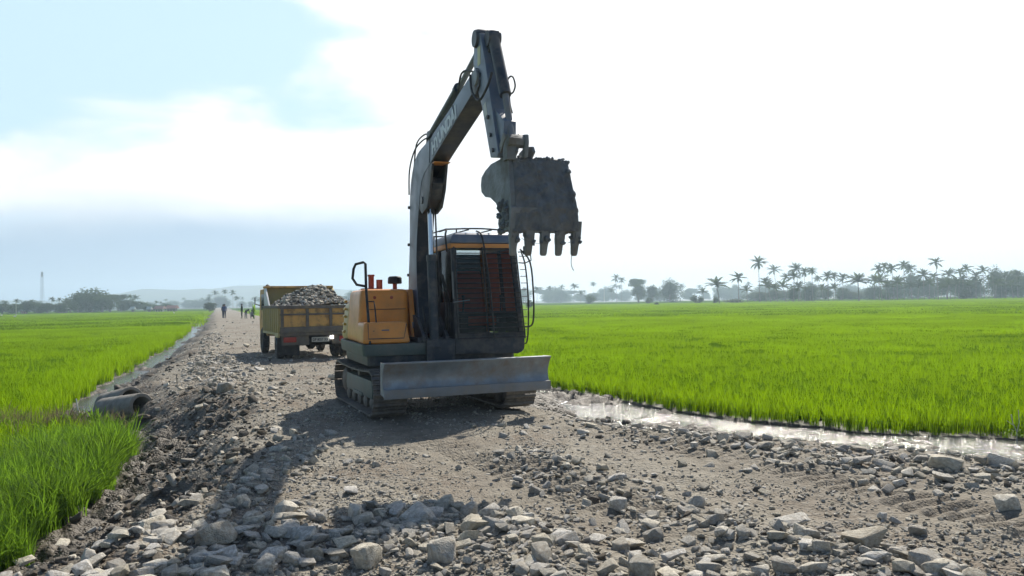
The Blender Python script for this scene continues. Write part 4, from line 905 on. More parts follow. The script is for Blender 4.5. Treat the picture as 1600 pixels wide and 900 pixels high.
# arm (dipper)
AL, AR = -0.265, -0.075
arm_p = [(3.40, 4.40), (3.36, 4.14), (3.42, 3.90), (3.63, 3.60), (3.85, 3.10), (3.90, 2.99), (4.12, 2.96), (4.15, 3.0), (4.07, 3.21), (3.955, 3.53), (3.78, 4.0), (3.66, 4.28), (3.62, 4.38), (3.50, 4.43)]
arm = MB().prismx(A2(arm_p), AL, AR).build('arm', M['greypaint'], EX, 0.012)
MB().box(AL - .003, AL - .001, -3.62, -3.52, 4.05, 4.25).build('warning_label', M['sticker2'], arm)
MB().prismx(A2([(3.69, 3.58), (3.78, 3.60), (3.83, 3.46), (3.74, 3.44)]), AL - .003, AL - .001).build('warning_label', M['sticker'], arm)
MB().lathe([(0.001, AL - .03), (0.09, AL - .03), (0.105, AL + .01), (0.105, AR - .01), (0.09, AR + .03), (0.001, AR + .03)], (0, -3.49, 4.36), 20, 'x').build('arm_head', M['darkpaint'], arm)
MB().lathe([(0.001, AL - .035), (0.085, AL - .035), (0.10, AL + .0), (0.10, AR), (0.085, AR + .035), (0.001, AR + .035)], (0, -3.50, 3.93), 20, 'x').build('arm_pin', M['steel'], arm)
for (a, z) in ((3.86, 3.42), (3.93, 3.22), (4.0, 3.05)): MB().cyl((AL - .02, -a, z), (AL, -a, z), 0.022, 10).build('bolt', M['darkpaint'], arm)
for x0 in (AL - .02, AR): MB().prismx(A2([(3.30, 3.80), (3.34, 4.02), (3.50, 4.04), (3.62, 3.95), (3.60, 3.82), (3.48, 3.76)]), x0, x0 + .02).build('pivot_plate', M['darkpaint'], arm, 0.004)
# arm cylinder on the boom's back
xa = -0.16
ac = MB().cyl((xa, -1.10, 3.82), (xa, -2.40, 4.10), 0.062, 18); ac.cyl((xa, -2.36, 4.09), (xa, -2.44, 4.11), 0.07, 18); ac.lathe([(.001, xa - .05), (.06, xa - .05), (.06, xa + .05), (.001, xa + .05)], (0, -1.08, 3.81), 16, 'x'); aco = ac.build('arm_cylinder', M['darkpaint'], EX)
MB().cyl((xa, -2.42, 4.105), (xa, -3.40, 4.36), 0.035, 14).build('rod', M['steel'], aco)
MB().prismx(A2([(0.90, 3.60), (1.25, 3.66), (1.15, 3.86), (1.02, 3.87)]), -0.22, -0.10).build('cylinder_lug', M['darkpaint'], boom, .006)
# bucket cylinder along the arm's front
bk = MB().cyl((xa, -3.76, 4.29), (xa, -4.10, 3.60), 0.062, 18); bk.lathe([(.001, xa - .07), (.085, xa - .07), (.095, xa), (.085, xa + .07), (.001, xa + .07)], (0, -3.73, 4.29), 18, 'x'); bko = bk.build('bucket_cylinder', M['darkpaint'], EX)
MB().cyl((xa, -4.10, 3.60), (xa, -4.27, 3.12), 0.035, 14).build('rod', M['steel'], bko)
MB().prismx(A2([(3.55, 4.26), (3.68, 4.38), (3.80, 4.36), (3.80, 4.20), (3.68, 4.12)]), xa - .05, xa + .05).build('cylinder_lug', M['darkpaint'], arm, .008)
MB().prismx(A2([(3.92, 3.52), (4.25, 3.30), (4.24, 3.16), (4.05, 3.10)]), AL + .03, AR - .03).build('arm_web', M['greypaint'], arm, .01)
# linkage
lk = MB()
for xx in (-0.235, -0.075): lk.prismx(A2([(4.05, 3.02), (4.14, 2.99), (4.32, 3.12), (4.25, 3.18)]), xx - .012, xx + .012)
lk.build('side_link', M['steel'], EX, .004)
ll = MB()
ll.prismx(A2([(4.22, 3.16), (4.34, 3.15), (4.40, 3.10), (4.38, 3.04), (4.30, 3.02), (4.22, 3.08)]), -0.235, -0.04)
ll.prismx(A2([(4.32, 3.15), (4.41, 3.14), (4.42, 3.06), (4.38, 2.92), (4.30, 2.92), (4.34, 3.04)]), -0.075, -0.035)
ll.prismx(A2([(4.25, 3.16), (4.34, 3.14), (4.34, 2.9), (4.2, 2.9)]), -.24, -.14)
ll.build('bucket_link', M['bucket'], EX, .01)
# loose hose loop
MB().tube([(-0.06, -3.86, 3.80), (-0.05, -3.93, 3.84), (-0.05, -4.03, 3.81), (-0.05, -4.09, 3.71), (-0.05, -4.03, 3.655), (-0.05, -3.93, 3.67), (-0.05, -3.90, 3.74), (-.05, -3.93, 3.56), (-.05, -3.99, 3.45)], 0.009, 6, smooth=5).build('hose', M['black'], arm)
# ------------- bucket
side_p = [(4.13, 2.95), (4.30, 2.90), (4.335, 2.68), (4.36, 2.42), (4.30, 2.22), (4.02, 2.19), (3.96, 2.30), (4.00, 2.43), (3.90, 2.52), (3.72, 2.60), (3.55, 2.63), (3.42, 2.70), (3.40, 2.78), (3.43, 2.86), (3.56, 2.91), (3.76, 2.95)]
def bxr(z): return 0.40 + (2.95 - z) * 0.135          # right side leans out towards the lip
bucket = MB().prismx(A2(side_p), -0.215, -0.190)
# right side plate follows the lean
bucket.loft([[(bxr(z) - .012, -a, z) for a, z in side_p], [(bxr(z) + .012, -a, z) for a, z in side_p]])
shell = smooth_prof([(3.42, 2.84), (3.56, 2.90), (3.76, 2.945), (4.13, 2.95), (4.28, 2.91), (4.335, 2.68), (4.355, 2.42), (4.30, 2.22)], 4)
inn = []
for i, (a, z) in enumerate(shell):
    p0 = np.array(shell[max(i - 1, 0)]); p1 = np.array(shell[min(i + 1, len(shell) - 1)]); d = (p1 - p0) / np.linalg.norm(p1 - p0); inn.append((a + d[1] * .022, z - d[0] * .022))
bucket.loft([[(-0.19, -o[0], o[1]), (bxr(o[1]), -o[0], o[1]), (bxr(o[1]), -i_[0], i_[1]), (-0.19, -i_[0], i_[1])] for o, i_ in zip(shell, inn)])
bko_ = bucket.build('bucket', M['bucket'], EX, 0.004)
MB().prismx(A2([(4.365, 2.44), (4.385, 2.42), (4.33, 2.19), (4.28, 2.18), (4.28, 2.24)]), -0.222, 0.50).build('lip_plate', M['bucket'], bko_, .006)
ea = MB()
for xx in (-0.14, 0.04): ea.prismx(A2([(3.80, 2.94), (4.26, 2.92), (4.36, 2.98), (4.32, 3.04), (4.15, 3.07), (3.98, 3.04)]), xx - .015, xx + .015)
ea.build('bucket_ear', M['bucket'], bko_, .005)
for k in range(5):
    xx = -0.165 + k * 0.165 + (0.01 if k == 4 else 0); dz_ = rng.uniform(-.008, .008)
    MB().loft([[(xx - w, -a + d, z), (xx + w, -a + d, z), (xx + w, -a - d, z), (xx - w, -a - d, z)] for w, d, a, z in ((0.046, .03, 4.33, 2.30), (0.046, .032, 4.31, 2.22), (0.045, .036, 4.285, 2.12 + dz_), (0.034, .03, 4.262, 2.055), (0.032, .02, 4.245, 1.975), (.024, .01, 4.24, 1.955))]).build('tooth', M['bucket'], bko_, .008)
# clinging mud: a crust over the back and lumps along the rim
def crust(name, U0, U1, prof, n_u, n_v, thick, seed, sc=7.0):
    us = np.linspace(0, 1, n_u); P = np.array(smooth_prof(prof, n_v)); m = len(P); Vv = []; 
    for j, (a, z) in enumerate(P):
        for u in us:
            x_ = U0(z) + (U1(z) - U0(z)) * u; Vv.append((x_, -a, z))
    Vv = np.array(Vv); nse = fbm(Vv[:, 0] * 1.0 + seed, Vv[:, 2] * 1.0 + Vv[:, 1], 0.09, 4, seed) + 0.35 * fbm(Vv[:, 0], Vv[:, 2] + Vv[:, 1], 0.022, 2, seed + 5)
    T = thick * np.clip(0.45 + nse * 1.2, 0.02, 1.6)
    uu = np.tile(us, m); e_ = np.minimum(1, np.minimum(uu, 1 - uu) * 25 + .3)
    Vv[:, 1] -= T * e_
    b_ = MB(); b_.v = [tuple(p) for p in Vv]; b_.f = [(j * n_u + i, j * n_u + i + 1, (j + 1) * n_u + i + 1, (j + 1) * n_u + i) for j in range(m - 1) for i in range(n_u - 1)]
    # close it against the steel
    base = len(b_.v); Bv = [(v[0], v[1], v[2]) for v in [(x, y + t * e + .01, z) for (x, y, z), t, e in zip(Vv, T, e_)]]; b_.v += Bv
    b_.f += [(base + j * n_u + i, base + (j + 1) * n_u + i, base + (j + 1) * n_u + i + 1, base + j * n_u + i + 1) for j in range(m - 1) for i in range(n_u - 1)]
    for j in range(m - 1):
        for i in (0, n_u - 1): b_.f.append((j * n_u + i, (j + 1) * n_u + i, base + (j + 1) * n_u + i, base + j * n_u + i))
    for i in range(n_u - 1):
        for j in (0, m - 1): b_.f.append((j * n_u + i, j * n_u + i + 1, base + j * n_u + i + 1, base + j * n_u + i))
    return b_.build(name, M['mud'], bko_, angle=60)
crust('mud_crust', lambda z: -0.17, lambda z: bxr(z) + .02, [(4.30, 2.92), (4.335, 2.68), (4.375, 2.42), (4.34, 2.20)], 90, 22, 0.028, 3)
def lump(mb, c, r, seed):
    q = np.random.default_rng(seed); bm = bmesh.new(); bmesh.ops.create_icosphere(bm, subdivisions=2, radius=1)
    s_ = q.uniform(.7, 1.25, 3); ph = q.uniform(0, 6, 3)
    vs_ = [tuple(np.array(c) + r * s_ * np.array(v.co) * (1 + .25 * math.sin(v.co.x * 5 + ph[0]) * math.sin(v.co.y * 5 + ph[1]) + .15 * math.sin(v.co.z * 9 + ph[2]))) for v in bm.verts]
    fs_ = [tuple(v.index for v in f.verts) for f in bm.faces]; bm.free(); mb.add(vs_, fs_)
ml = MB(); q_ = np.random.default_rng(5)
for k in range(60): u = q_.uniform(0, 1); z = q_.uniform(2.2, 2.95); lump(ml, (bxr(z) + q_.uniform(-.01, .015), -4.33 + q_.uniform(-.03, .18), z), q_.uniform(.012, .032), k)
for k in range(70): lump(ml, (q_.uniform(-.1, .42), -4.27 + q_.uniform(-.04, .1), 2.925 + q_.uniform(-.02, .012)), q_.uniform(.010, .022), 100 + k)
for k in range(45): lump(ml, (q_.uniform(-.2, .5), -4.30 + q_.uniform(-.03, .03), 2.215 + q_.uniform(-.02, .03)), q_.uniform(.012, .03), 200 + k)
for k in range(40): z = q_.uniform(2.2, 2.5); lump(ml, (-0.215 + q_.uniform(-.012, .01), -q_.uniform(3.98, 4.3), z), q_.uniform(.012, .035), 300 + k)
for k in range(5):
    for j in range(5): lump(ml, (-0.165 + k * .165 + q_.uniform(-.05, .05), -4.29 + q_.uniform(-.05, .02), q_.uniform(2.06, 2.2)), q_.uniform(.012, .028), 400 + k * 5 + j)
ml.build('mud_lump', M['mud'], bko_, angle=60)['kind'] = 'stuff'
stw = MB(); stw.tube([(0.50, -4.33, 2.22), (0.47, -4.34, 2.08), (0.44, -4.33, 1.95), (0.43, -4.34, 1.86), (0.455, -4.34, 1.80)], .004, 5, smooth=4); stw.tube([(0.42, -4.32, 2.2), (0.46, -4.34, 2.12), (0.40, -4.33, 2.08)], .003, 4, smooth=3); stw.tube([(-.1, -4.33, 2.12), (0.05, -4.36, 2.07), (.2, -4.34, 2.09)], .002, 4, smooth=3)
stw.build('dangling_straw', M['mud'], bko_)
# ------------------------------------------------------------------ dump truck (x = across, +y = forward)
TK = empty('dump_truck', (-6.30, 21.15, 0.0), R(25), 'weathered yellow dump truck seen from behind, loaded with rubble', 'truck')
TW = 2.06; ZB, ZS = 0.74, 1.47; TLN = 3.15
bed = MB().box(0.0, TW, 0.05, TLN, 0.70, 0.78).build('bed_floor', M['truckframe'], TK, 0.01)
for k, x in enumerate((0.0, TW - 0.05)):
    b_ = MB().box(x, x + .05, 0.06, TLN, 0.78, ZS - .02)
    sd_ = b_.build('bed_side', M['truckside'], TK, 0.006)
    rb_ = MB(); xo = (-0.045, 0.0) if k == 0 else (TW, TW + .045)
    for j in range(9): y = 0.10 + j * 0.365; rb_.hexa([(xo[0], y, ZB), (xo[1], y, ZB), (xo[1], y + .12, ZB), (xo[0], y + .12, ZB), (xo[0], y, ZS - .06), (xo[1], y, ZS - .06), (xo[1], y + .12, ZS - .06), (xo[0], y + .12, ZS - .06)])
    rb_.build('side_rib', M['truckside'], sd_, 0.008)
    MB().box(xo[0] - .0, xo[1] + .06 * (1 if k == 0 else 0) - (.06 if k == 1 else 0) * 0, 0.0, TLN, ZS - .058, ZS + .015).build('top_rail', M['truckframe'], sd_, 0.01)
    MB().box(xo[0], xo[1], 0.05, TLN, ZB - .07, ZB - .003).build('bottom_rail', M['truckside'], sd_, 0.008)
tg = MB().box(0.02, TW - .02, 0.0, 0.045, 0.79, ZS - .03).build('tailgate', M['truckyellow'], TK, 0.006)
fr_ = MB()
for z0, z1 in ((0.74, 0.90), (1.215, 1.265), (ZS - .075, ZS + .01)): fr_.box(0.0, TW, -0.045, -0.001, z0, z1)
fr_.build('tailgate_rail', M['truckframe'], tg, 0.008)
for x in (0.02, 0.69, 1.33, TW - .09): MB().box(x, x + .08, -0.043, -0.001, 0.903, 1.392).build('tailgate_post', M['truckframe'], tg, 0.006)
MB().box(0.0, TW, -.03, .01, 0.66, 0.735).build('rear_sill', M['truckframe'], TK, 0.01)
# raised headboard with canopy and corner wings
hb = MB().box(0.02, TW - .02, TLN - .05, TLN, 0.8, 2.02).build('headboard', M['truckside'], TK, 0.01)
MB().box(-0.02, TW + .0, TLN - .30, TLN + .05, 2.02, 2.09).build('headboard_cap', M['truckyellow'], hb, 0.02)
MB().hexa([(0.0, TLN - 1.0, 1.49), (0.045, TLN - 1.0, 1.49), (0.045, TLN - .05, 1.49), (0.0, TLN - .05, 1.49), (0.0, TLN - .28, 2.03), (0.045, TLN - .28, 2.03), (0.045, TLN - .05, 2.03), (0.0, TLN - .05, 2.03)]).build('wing', M['white'], hb, 0.006)
MB().hexa([(TW - .045, TLN - 1.3, 1.49), (TW, TLN - 1.3, 1.49), (TW, TLN - .05, 1.49), (TW - .045, TLN - .05, 1.49), (TW - .045, TLN - .28, 2.03), (TW, TLN - .28, 2.03), (TW, TLN - .05, 2.03), (TW - .045, TLN - .05, 2.03)]).build('wing', M['truckside'], hb, 0.006)
for x in (0.1, 1.72): MB().lathe([(.001, 2.09), (.06, 2.09), (.06, 2.11), (.03, 2.14), (.001, 2.15)], (x, TLN - .1, 0), 12).build('marker_lamp', M['black'], hb)
# chassis, axle, rear lamps
ch = MB()
for x in (0.60, 1.38): ch.box(x, x + .08, 0.25, 5.2, 0.50, 0.70)
for y in (0.3, 1.6, 3.2): ch.box(0.6, 1.46, y, y + .08, 0.52, 0.66)
ch.build('chassis', M['black'], TK, 0.01)
ax = MB().cyl((0.25, 0.95, 0.40), (TW - .25, 0.95, 0.40), 0.06, 14); ax.lathe([(.001, .86), (.08, .86), (.17, .93), (.17, 1.05), (.08, 1.14), (.001, 1.14)], (0, 0.95, 0.40), 18, 'x'); ax.build('rear_axle', M['black'], TK)
MB().box(0.50, 1.55, 0.12, 0.20, 0.46, 0.56).build('rear_bumper', M['black'], TK, 0.01)
MB().box(0.05, 0.78, 0.06, 0.12, 0.40, 0.66).build('lamp_board', M['truckframe'], TK, 0.01)
MB().box(1.42, 2.0, 0.06, 0.12, 0.40, 0.66).build('lamp_board', M['truckframe'], TK, 0.01)
for x in (0.10, 1.62): MB().box(x, x + .34, 0.035, 0.059, 0.48, 0.62).build('tail_light', M['redlamp'], TK, 0.01)
rl = MB().box(1.36, 1.45, 0.035, 0.058, 0.545, 0.635).build('reversing_light', emit('lit_reversing_lamp', (1.0, 0.98, 0.95), 6.0), TK, 0.01)
pl = MB().box(0.86, 1.34, 0.07, 0.082, 0.47, 0.60).build('license_plate', M['sticker'], TK, 0.006)
t_ = text('DP 8057 XX', 0.10, (0.885, 0.067, 0.50), (1, 0, 0), (0, -1, 0), M['black'], pl, off=0.002)
bb = [v.co.x for v in t_.data.vertices]; k_ = 0.43 / (max(bb) - min(bb))
for v in t_.data.vertices: v.co.x *= k_
def wheel(x, y, w=0.20, r=0.40):
    o = MB().lathe([(r * .58, -w / 2), (r * .9, -w / 2), (r * .98, -w / 2 + .03), (r, -w / 2 + .06), (r, w / 2 - .06), (r * .98, w / 2 - .03), (r * .9, w / 2), (r * .58, w / 2)], (x, y, r), 30, 'x').build('wheel', M['tyre'], TK)
    rm = MB().lathe([(r * .58, -w / 2), (r * .56, -w / 2 + .03), (r * .45, -.02), (0.12, -.01), (0.10, -.04), (0.001, -.04), (0.001, .04), (r * .58, .06), (r * .58, -w / 2)], (x, y, r), 24, 'x').build('rim', M['truckframe'], o)
    tb_ = MB(); 
    for k in range(30): a = 2 * math.pi * k / 30; c, s = math.cos(a), math.sin(a); n_ = Vector((0, c, s)); tt = Vector((0, -s, c)); p = Vector((x, y, r)); q = [p + n_ * (r + d) + tt * e + Vector((xx, 0, 0)) for d in (-.004, .009) for xx, e in ((-w / 2 + .03, -.022), (w / 2 - .03, -.022), (w / 2 - .03, .022), (-w / 2 + .03, .022))]; tb_.hexa(q)
    tb_.build('tread', M['tyre'], o)
for x in (0.14, 0.37, TW - .37, TW - .14): wheel(x, 0.95)
for x in (0.12, TW - .20): wheel(x, 3.95)
MB().hexa([(-.04, 0.36, 0.12), (0.58, 0.36, 0.10), (0.58, 0.38, 0.10), (-.04, 0.38, 0.12), (-.02, 0.33, 0.60), (0.58, 0.33, 0.60), (0.58, 0.35, 0.60), (-.02, 0.35, 0.60)]).build('mud_flap', M['black'], TK, 0.006)
MB().hexa([(TW - .50, 0.36, 0.30), (TW, 0.36, 0.32), (TW, 0.38, 0.32), (TW - .50, 0.38, 0.30), (TW - .50, 0.33, 0.60), (TW, 0.33, 0.60), (TW, 0.35, 0.60), (TW - .50, 0.35, 0.60)]).build('mud_flap', M['black'], TK, 0.006)
MB().tube([(-0.02, 0.40, 0.72), (-0.04, 0.42, 0.6), (-0.03, 0.44, 0.42)], 0.02, 6).build('flap_bracket', M['greypaint'], TK)
MB().hexa([(-0.06, 0.0, 0.62), (0.0, 0.0, 0.62), (0.0, 0.5, 0.62), (-.06, 0.5, 0.62), (-.05, 0.0, 0.735), (0.0, 0.0, 0.735), (0.0, 0.5, 0.735), (-.05, 0.5, 0.735)]).build('corner_plate', M['truckside'], TK, 0.01)
cb = MB().prismx([(3.35, 0.55), (5.15, 0.55), (5.22, 1.25), (5.0, 2.02), (3.45, 2.05), (3.35, 1.3)], 0.12, TW - .14).build('cab', M['truckyellow'], TK, 0.05, 3)
MB().box(0.3, TW - .32, 3.335, 3.349, 1.45, 1.85).build('rear_window', M['glass'], cb)
for x in (0.11, TW - .135): MB().prismx([(3.8, 1.35), (4.75, 1.35), (4.65, 1.85), (3.9, 1.88)], x, x + .005).build('side_window', M['glass'], cb)
for s_, x in ((-1, 0.1), (1, TW - .12)): MB().tube([(x, 4.9, 1.5), (x + s_ * .15, 4.95, 1.55), (x + s_ * .15, 4.95, 1.75)], .02, 6).build('mirror_arm', M['black'], cb)
# the load: a heap of rubble in the bed, a thing of its own
def bed_world(x, y): c, s = math.cos(R(25)), math.sin(R(25)); return x * c - y * s - 6.30, x * s + y * c + 21.15
nx, ny = 40, 60; gx_ = np.linspace(0.055, TW - .055, nx); gy_ = np.linspace(0.05, TLN - .055, ny); GX, GY = np.meshgrid(gx_, gy_)
def heap_z(x, y):
    h = 1.45 + 0.54 * np.exp(-((x - 1.25) / .95) ** 2 - ((y - 1.9) / 1.1) ** 2) * sstep(0, .6, y + .3) + 0.08 * np.exp(-((x - 1.6) / .5) ** 2)
    h = np.minimum(h, 1.42 + 1.2 * np.minimum(x, TW - x) + .02) - 0.08 * sstep(.5, .1, x)
    return h + fbm(x * 1.0, y * 1.0, 0.25, 3, 77) * 0.05
HZ = heap_z(GX, GY); LV = np.stack([GX, GY, HZ], -1).reshape(-1, 3)
LF = np.array([(j * nx + i, j * nx + i + 1, (j + 1) * nx + i + 1, (j + 1) * nx + i) for j in range(ny - 1) for i in range(nx - 1)])
wx, wy = bed_world(LV[:, 0], LV[:, 1])
tag(np_mesh('rubble_load', np.stack([wx, wy, LV[:, 2]], 1), LF, M['mudrock']), 'heap of broken stone and earth filling the truck bed', kind='stuff')
n = 900; lx = rng.uniform(0.08, TW - .08, n); ly = rng.uniform(0.08, TLN - .1, n); lz = heap_z(lx, ly); wx, wy = bed_world(lx, ly); s = rng.uniform(0.05, 0.15, n)
tag(scatter('load_stones', np.column_stack([wx, wy, lz + s * .1]), np.column_stack([rng.normal(0, .4, n), rng.normal(0, .4, n), rng.uniform(0, 6.28, n)]), s, np.where(rng.uniform(0, 1, n) < .35, rng.integers(10, 14, n), rng.integers(0, 10, n)), MID), 'loose stones on top of the truck load', kind='stuff')
# ------------------------------------------------------------------ concrete pipes at the left ditch
def pipe(p0, p1, ro, ri, label):
    p0, p1 = Vector(p0), Vector(p1); L_ = (p1 - p0).length
    o = MB().lathe([(ri, 0), (ri + .01, -.012), (ro - .01, -.012), (ro, 0), (ro, L_ * .5), (ro + .004, L_ * .51), (ro, L_ * .52), (ro, L_), (ri, L_), (ri, 0)], (0, 0, 0), 36, 'z').build('concrete_pipe', M['concrete'], None, 0)
    o.location = p0; o.rotation_euler = (p1 - p0).to_track_quat('Z', 'Y').to_euler(); return tag(o, label, 'concrete pipe')
def hz1(x, y): return float(height(np.array([x]), np.array([y]))[0])
a_ = at(221, 634, 13.7)
pipe(a_, (a_[0] - 1.0, a_[1] + 0.7, a_[2] - 0.16), 0.225, 0.155, 'grey concrete pipe lying by the left ditch with its dark open end showing')
b_ = at(197, 623, 15.3)
pipe((b_[0] + .1, b_[1], b_[2] - .03), (b_[0] - .62, b_[1] + 0.5, b_[2] - .20), 0.27, 0.20, 'half sunken concrete pipe with a sunlit rim behind the other pipe')
# stakes
def stake(name, px, py_b, py_t, Y, r, m, label, cat='stake'):
    p = at(px[0], py_b, Y); q = at(px[1], py_t, Y); o = MB().tube([(0, 0, -.15), (0, 0, 0), ((q[0] - p[0]) * .5, .01, (q[2] - p[2]) * .5), (q[0] - p[0], 0, q[2] - p[2])], [r, r, r * .9, r * .8], 7).build(name, m); o.location = p; return tag(o, label, cat)
stake('stake', (124, 119), 664, 623, 13.3, 0.012, M['white'], 'thin white stake leaning in the grass left of the concrete pipes')
stake('stake', (278, 276), 636, 586, 14.8, 0.010, M['darkpaint'], 'thin dark rod standing in the rubble right of the concrete pipes')
stake('stake', (268, 267), 573, 560, 27, 0.02, M['darkpaint'], 'short dark peg on the left road edge farther up the road')
# bare weed twigs by the right ditch
p = at(1589, 688, 10.9); tw = MB(); tw.tube([(0, 0, -.05), (0, 0, .12), (-.05, 0, .24), (-.07, 0, .36)], .006, 5); tw.tube([(0, 0, .1), (.04, 0, .25), (.03, .0, .42)], .005, 5); tw.tube([(-.03, 0, .2), (-.12, .02, .27)], .004, 5)
tws = MB(); q_ = np.random.default_rng(3)
e = empty('weed_plant', p, 0, 'bare pale weed with forked stems at the right ditch edge', 'weed')
tw.build('stem', M['sticker'], e)
for k in range(26):
    x, y = q_.normal(0.05, .12), q_.normal(0, .08); z = q_.uniform(0, .12); a = q_.uniform(0, 6.28); l = q_.uniform(.05, .11)
    tws.add([(x, y, z), (x + l * .5 * math.cos(a) - .012 * math.sin(a), y + l * .5 * math.sin(a) + .012 * math.cos(a), z + .03), (x + l * math.cos(a), y + l * math.sin(a), z + .02), (x + l * .5 * math.cos(a) + .012 * math.sin(a), y + l * .5 * math.sin(a) - .012 * math.cos(a), z + .03)], [(0, 1, 2, 3)])
tws.build('foliage', M['weed'], e)
# ------------------------------------------------------------------ trees
M['palm'] = leafmat('palm_leaf', (0.035, 0.055, 0.022), (0.09, 0.14, 0.03), var=0.3, amt=0.35, vscale=0.4)
M['leaf'] = leafmat('tree_leaf', (0.032, 0.05, 0.02), (0.07, 0.12, 0.025), var=0.4, amt=0.3, vscale=0.25)
M['bark'] = mat('palm_bark', (0.16, 0.14, 0.12), 0.9, var=0.3, vscale=1.5, bump=0.4, bscale=6)
def palm_proto(seed, H=17.0, nf=22, droop=1.0):
    r = np.random.default_rng(seed); lean = r.uniform(-.9, .9, 2); pts = [(lean[0] * (t ** 1.6), lean[1] * (t ** 1.6), H * t) for t in np.linspace(0, 1, 8)]
    tr = MB().tube(pts, [0.26, .17, .15, .14, .13, .12, .12, .15], 8)
    V_ = []; F_ = []; top = np.array(pts[-1])
    for k in range(nf):
        az = 2 * math.pi * k / nf * 2.4 + r.uniform(-.2, .2); el = R(88) - R(112) * (k / nf) ** 1.0 * droop + R(r.uniform(-10, 10)); L = r.uniform(3.9, 5.2) * (0.8 if el > R(60) else 1)
        d = np.array([math.cos(az), math.sin(az)]); p = top.copy(); e = el; ns = 13; prev = p.copy(); w0 = 0.05
        for i in range(ns):
            st = L / ns; p = prev + st * np.array([d[0] * math.cos(e), d[1] * math.cos(e), math.sin(e)]); t = i / ns
            e -= (0.055 + 0.055 * t) * (1.0 + .3 * r.uniform()) * (1 if e > -1.3 else 0)
            b = len(V_); sd_ = np.array([-d[1], d[0], 0]); V_ += [tuple(prev - sd_ * w0), tuple(prev + sd_ * w0), tuple(p + sd_ * w0 * .8), tuple(p - sd_ * w0 * .8)]; F_.append((b, b + 1, b + 2, b + 3))
            ll = (0.95 * math.sin(math.pi * min(1, 0.12 + t * .95)) + .1) * r.uniform(.8, 1.1); fw = np.array([d[0] * math.cos(e), d[1] * math.cos(e), math.sin(e)])
            for s_ in (-1, 1):
                for q in (0.0, 0.5):
                    o = prev + (p - prev) * q; tip = o + sd_ * s_ * ll * .62 + fw * ll * .62 + np.array([0, 0, -ll * r.uniform(.3, .55)]); ww = fw * 0.11
                    mid = o + (tip - o) * .5 + np.array([0, 0, .08])
                    b = len(V_); V_ += [tuple(o - ww * .5), tuple(o + ww * .5), tuple(mid + ww), tuple(tip), tuple(mid - ww)]; F_.append((b, b + 1, b + 2, b + 3, b + 4))
            prev = p
    cr = MB(); cr.v = V_; cr.f = F_
    return tr, cr
def mesh_of(mb, name, m, smooth=False):
    o = mb.build(name, m, smooth=smooth); me = o.data; bpy.data.objects.remove(o); return me
PALMS = []
for i, (H, nf, dr_) in enumerate(((17, 24, 1.0), (15, 20, 0.95), (19, 22, 1.05), (12, 24, .85), (7, 20, .8))):
    t_, c_ = palm_proto(500 + i, H, nf, dr_); PALMS.append((mesh_of(t_, 'trunk', M['bark'], True), mesh_of(c_, 'crown', M['palm']), H))
def put(name, meshes, loc, s, rz, label, cat, group=None, names=('trunk', 'crown')):
    e = empty(name, loc, rz, label, cat, group); e.scale = (s[0], s[0], s[1]) if isinstance(s, tuple) else (s, s, s)
    for me, nm in zip(meshes, names):
        o = bpy.data.objects.new(nm, me); COL.objects.link(o); o.parent = e
    return e
GZ = FIELD - 0.05
def horizon(px): return 450 + (0 - 0) + (471 - 450) - (px - 800) * math.tan(ROLL)
def palm(px, ytop, Y, kind, label=None, group=None, ws=1.0):
    if px < 260: Y *= .62
    p = at(px, horizon(px), Y); q = at(px, ytop, Y); Hh = q[2] - GZ; k = PALMS[kind]; s = Hh / (k[2] + 2.6)
    return put('palm_tree', k[:2], (p[0], Y, GZ), (s * ws, s), rng.uniform(0, 6.28), label, 'palm tree', group)
GR = 'coconut palms along the far right edge of the fields'
palm(1124, 434, 270, 4, 'low spreading palm standing alone in front of the tree line right of centre', ws=1.15)
palm(1154, 426, 280, 3, 'medium palm between the low spreading palm and the tall one right of centre', ws=1.1)
palm(1187, 401, 285, 0, 'tallest lone palm just right of the low spreading pair', ws=1.0)
palm(1213, 414, 420, 1, 'small distant palm right of the tall lone palm')
palm(1466, 402, 275, 2, 'tall straight palm standing above the woods near the right edge of the photo')
palm(1342, 428, 265, 4, 'broad drooping palm standing in a gap of the right tree line', ws=1.3)
palm(1512, 413, 330, 0, 'palm rising from the woods right of the tall straight palm')
palm(1538, 415, 300, 1, 'palm beside the big rounded tree at the far right')
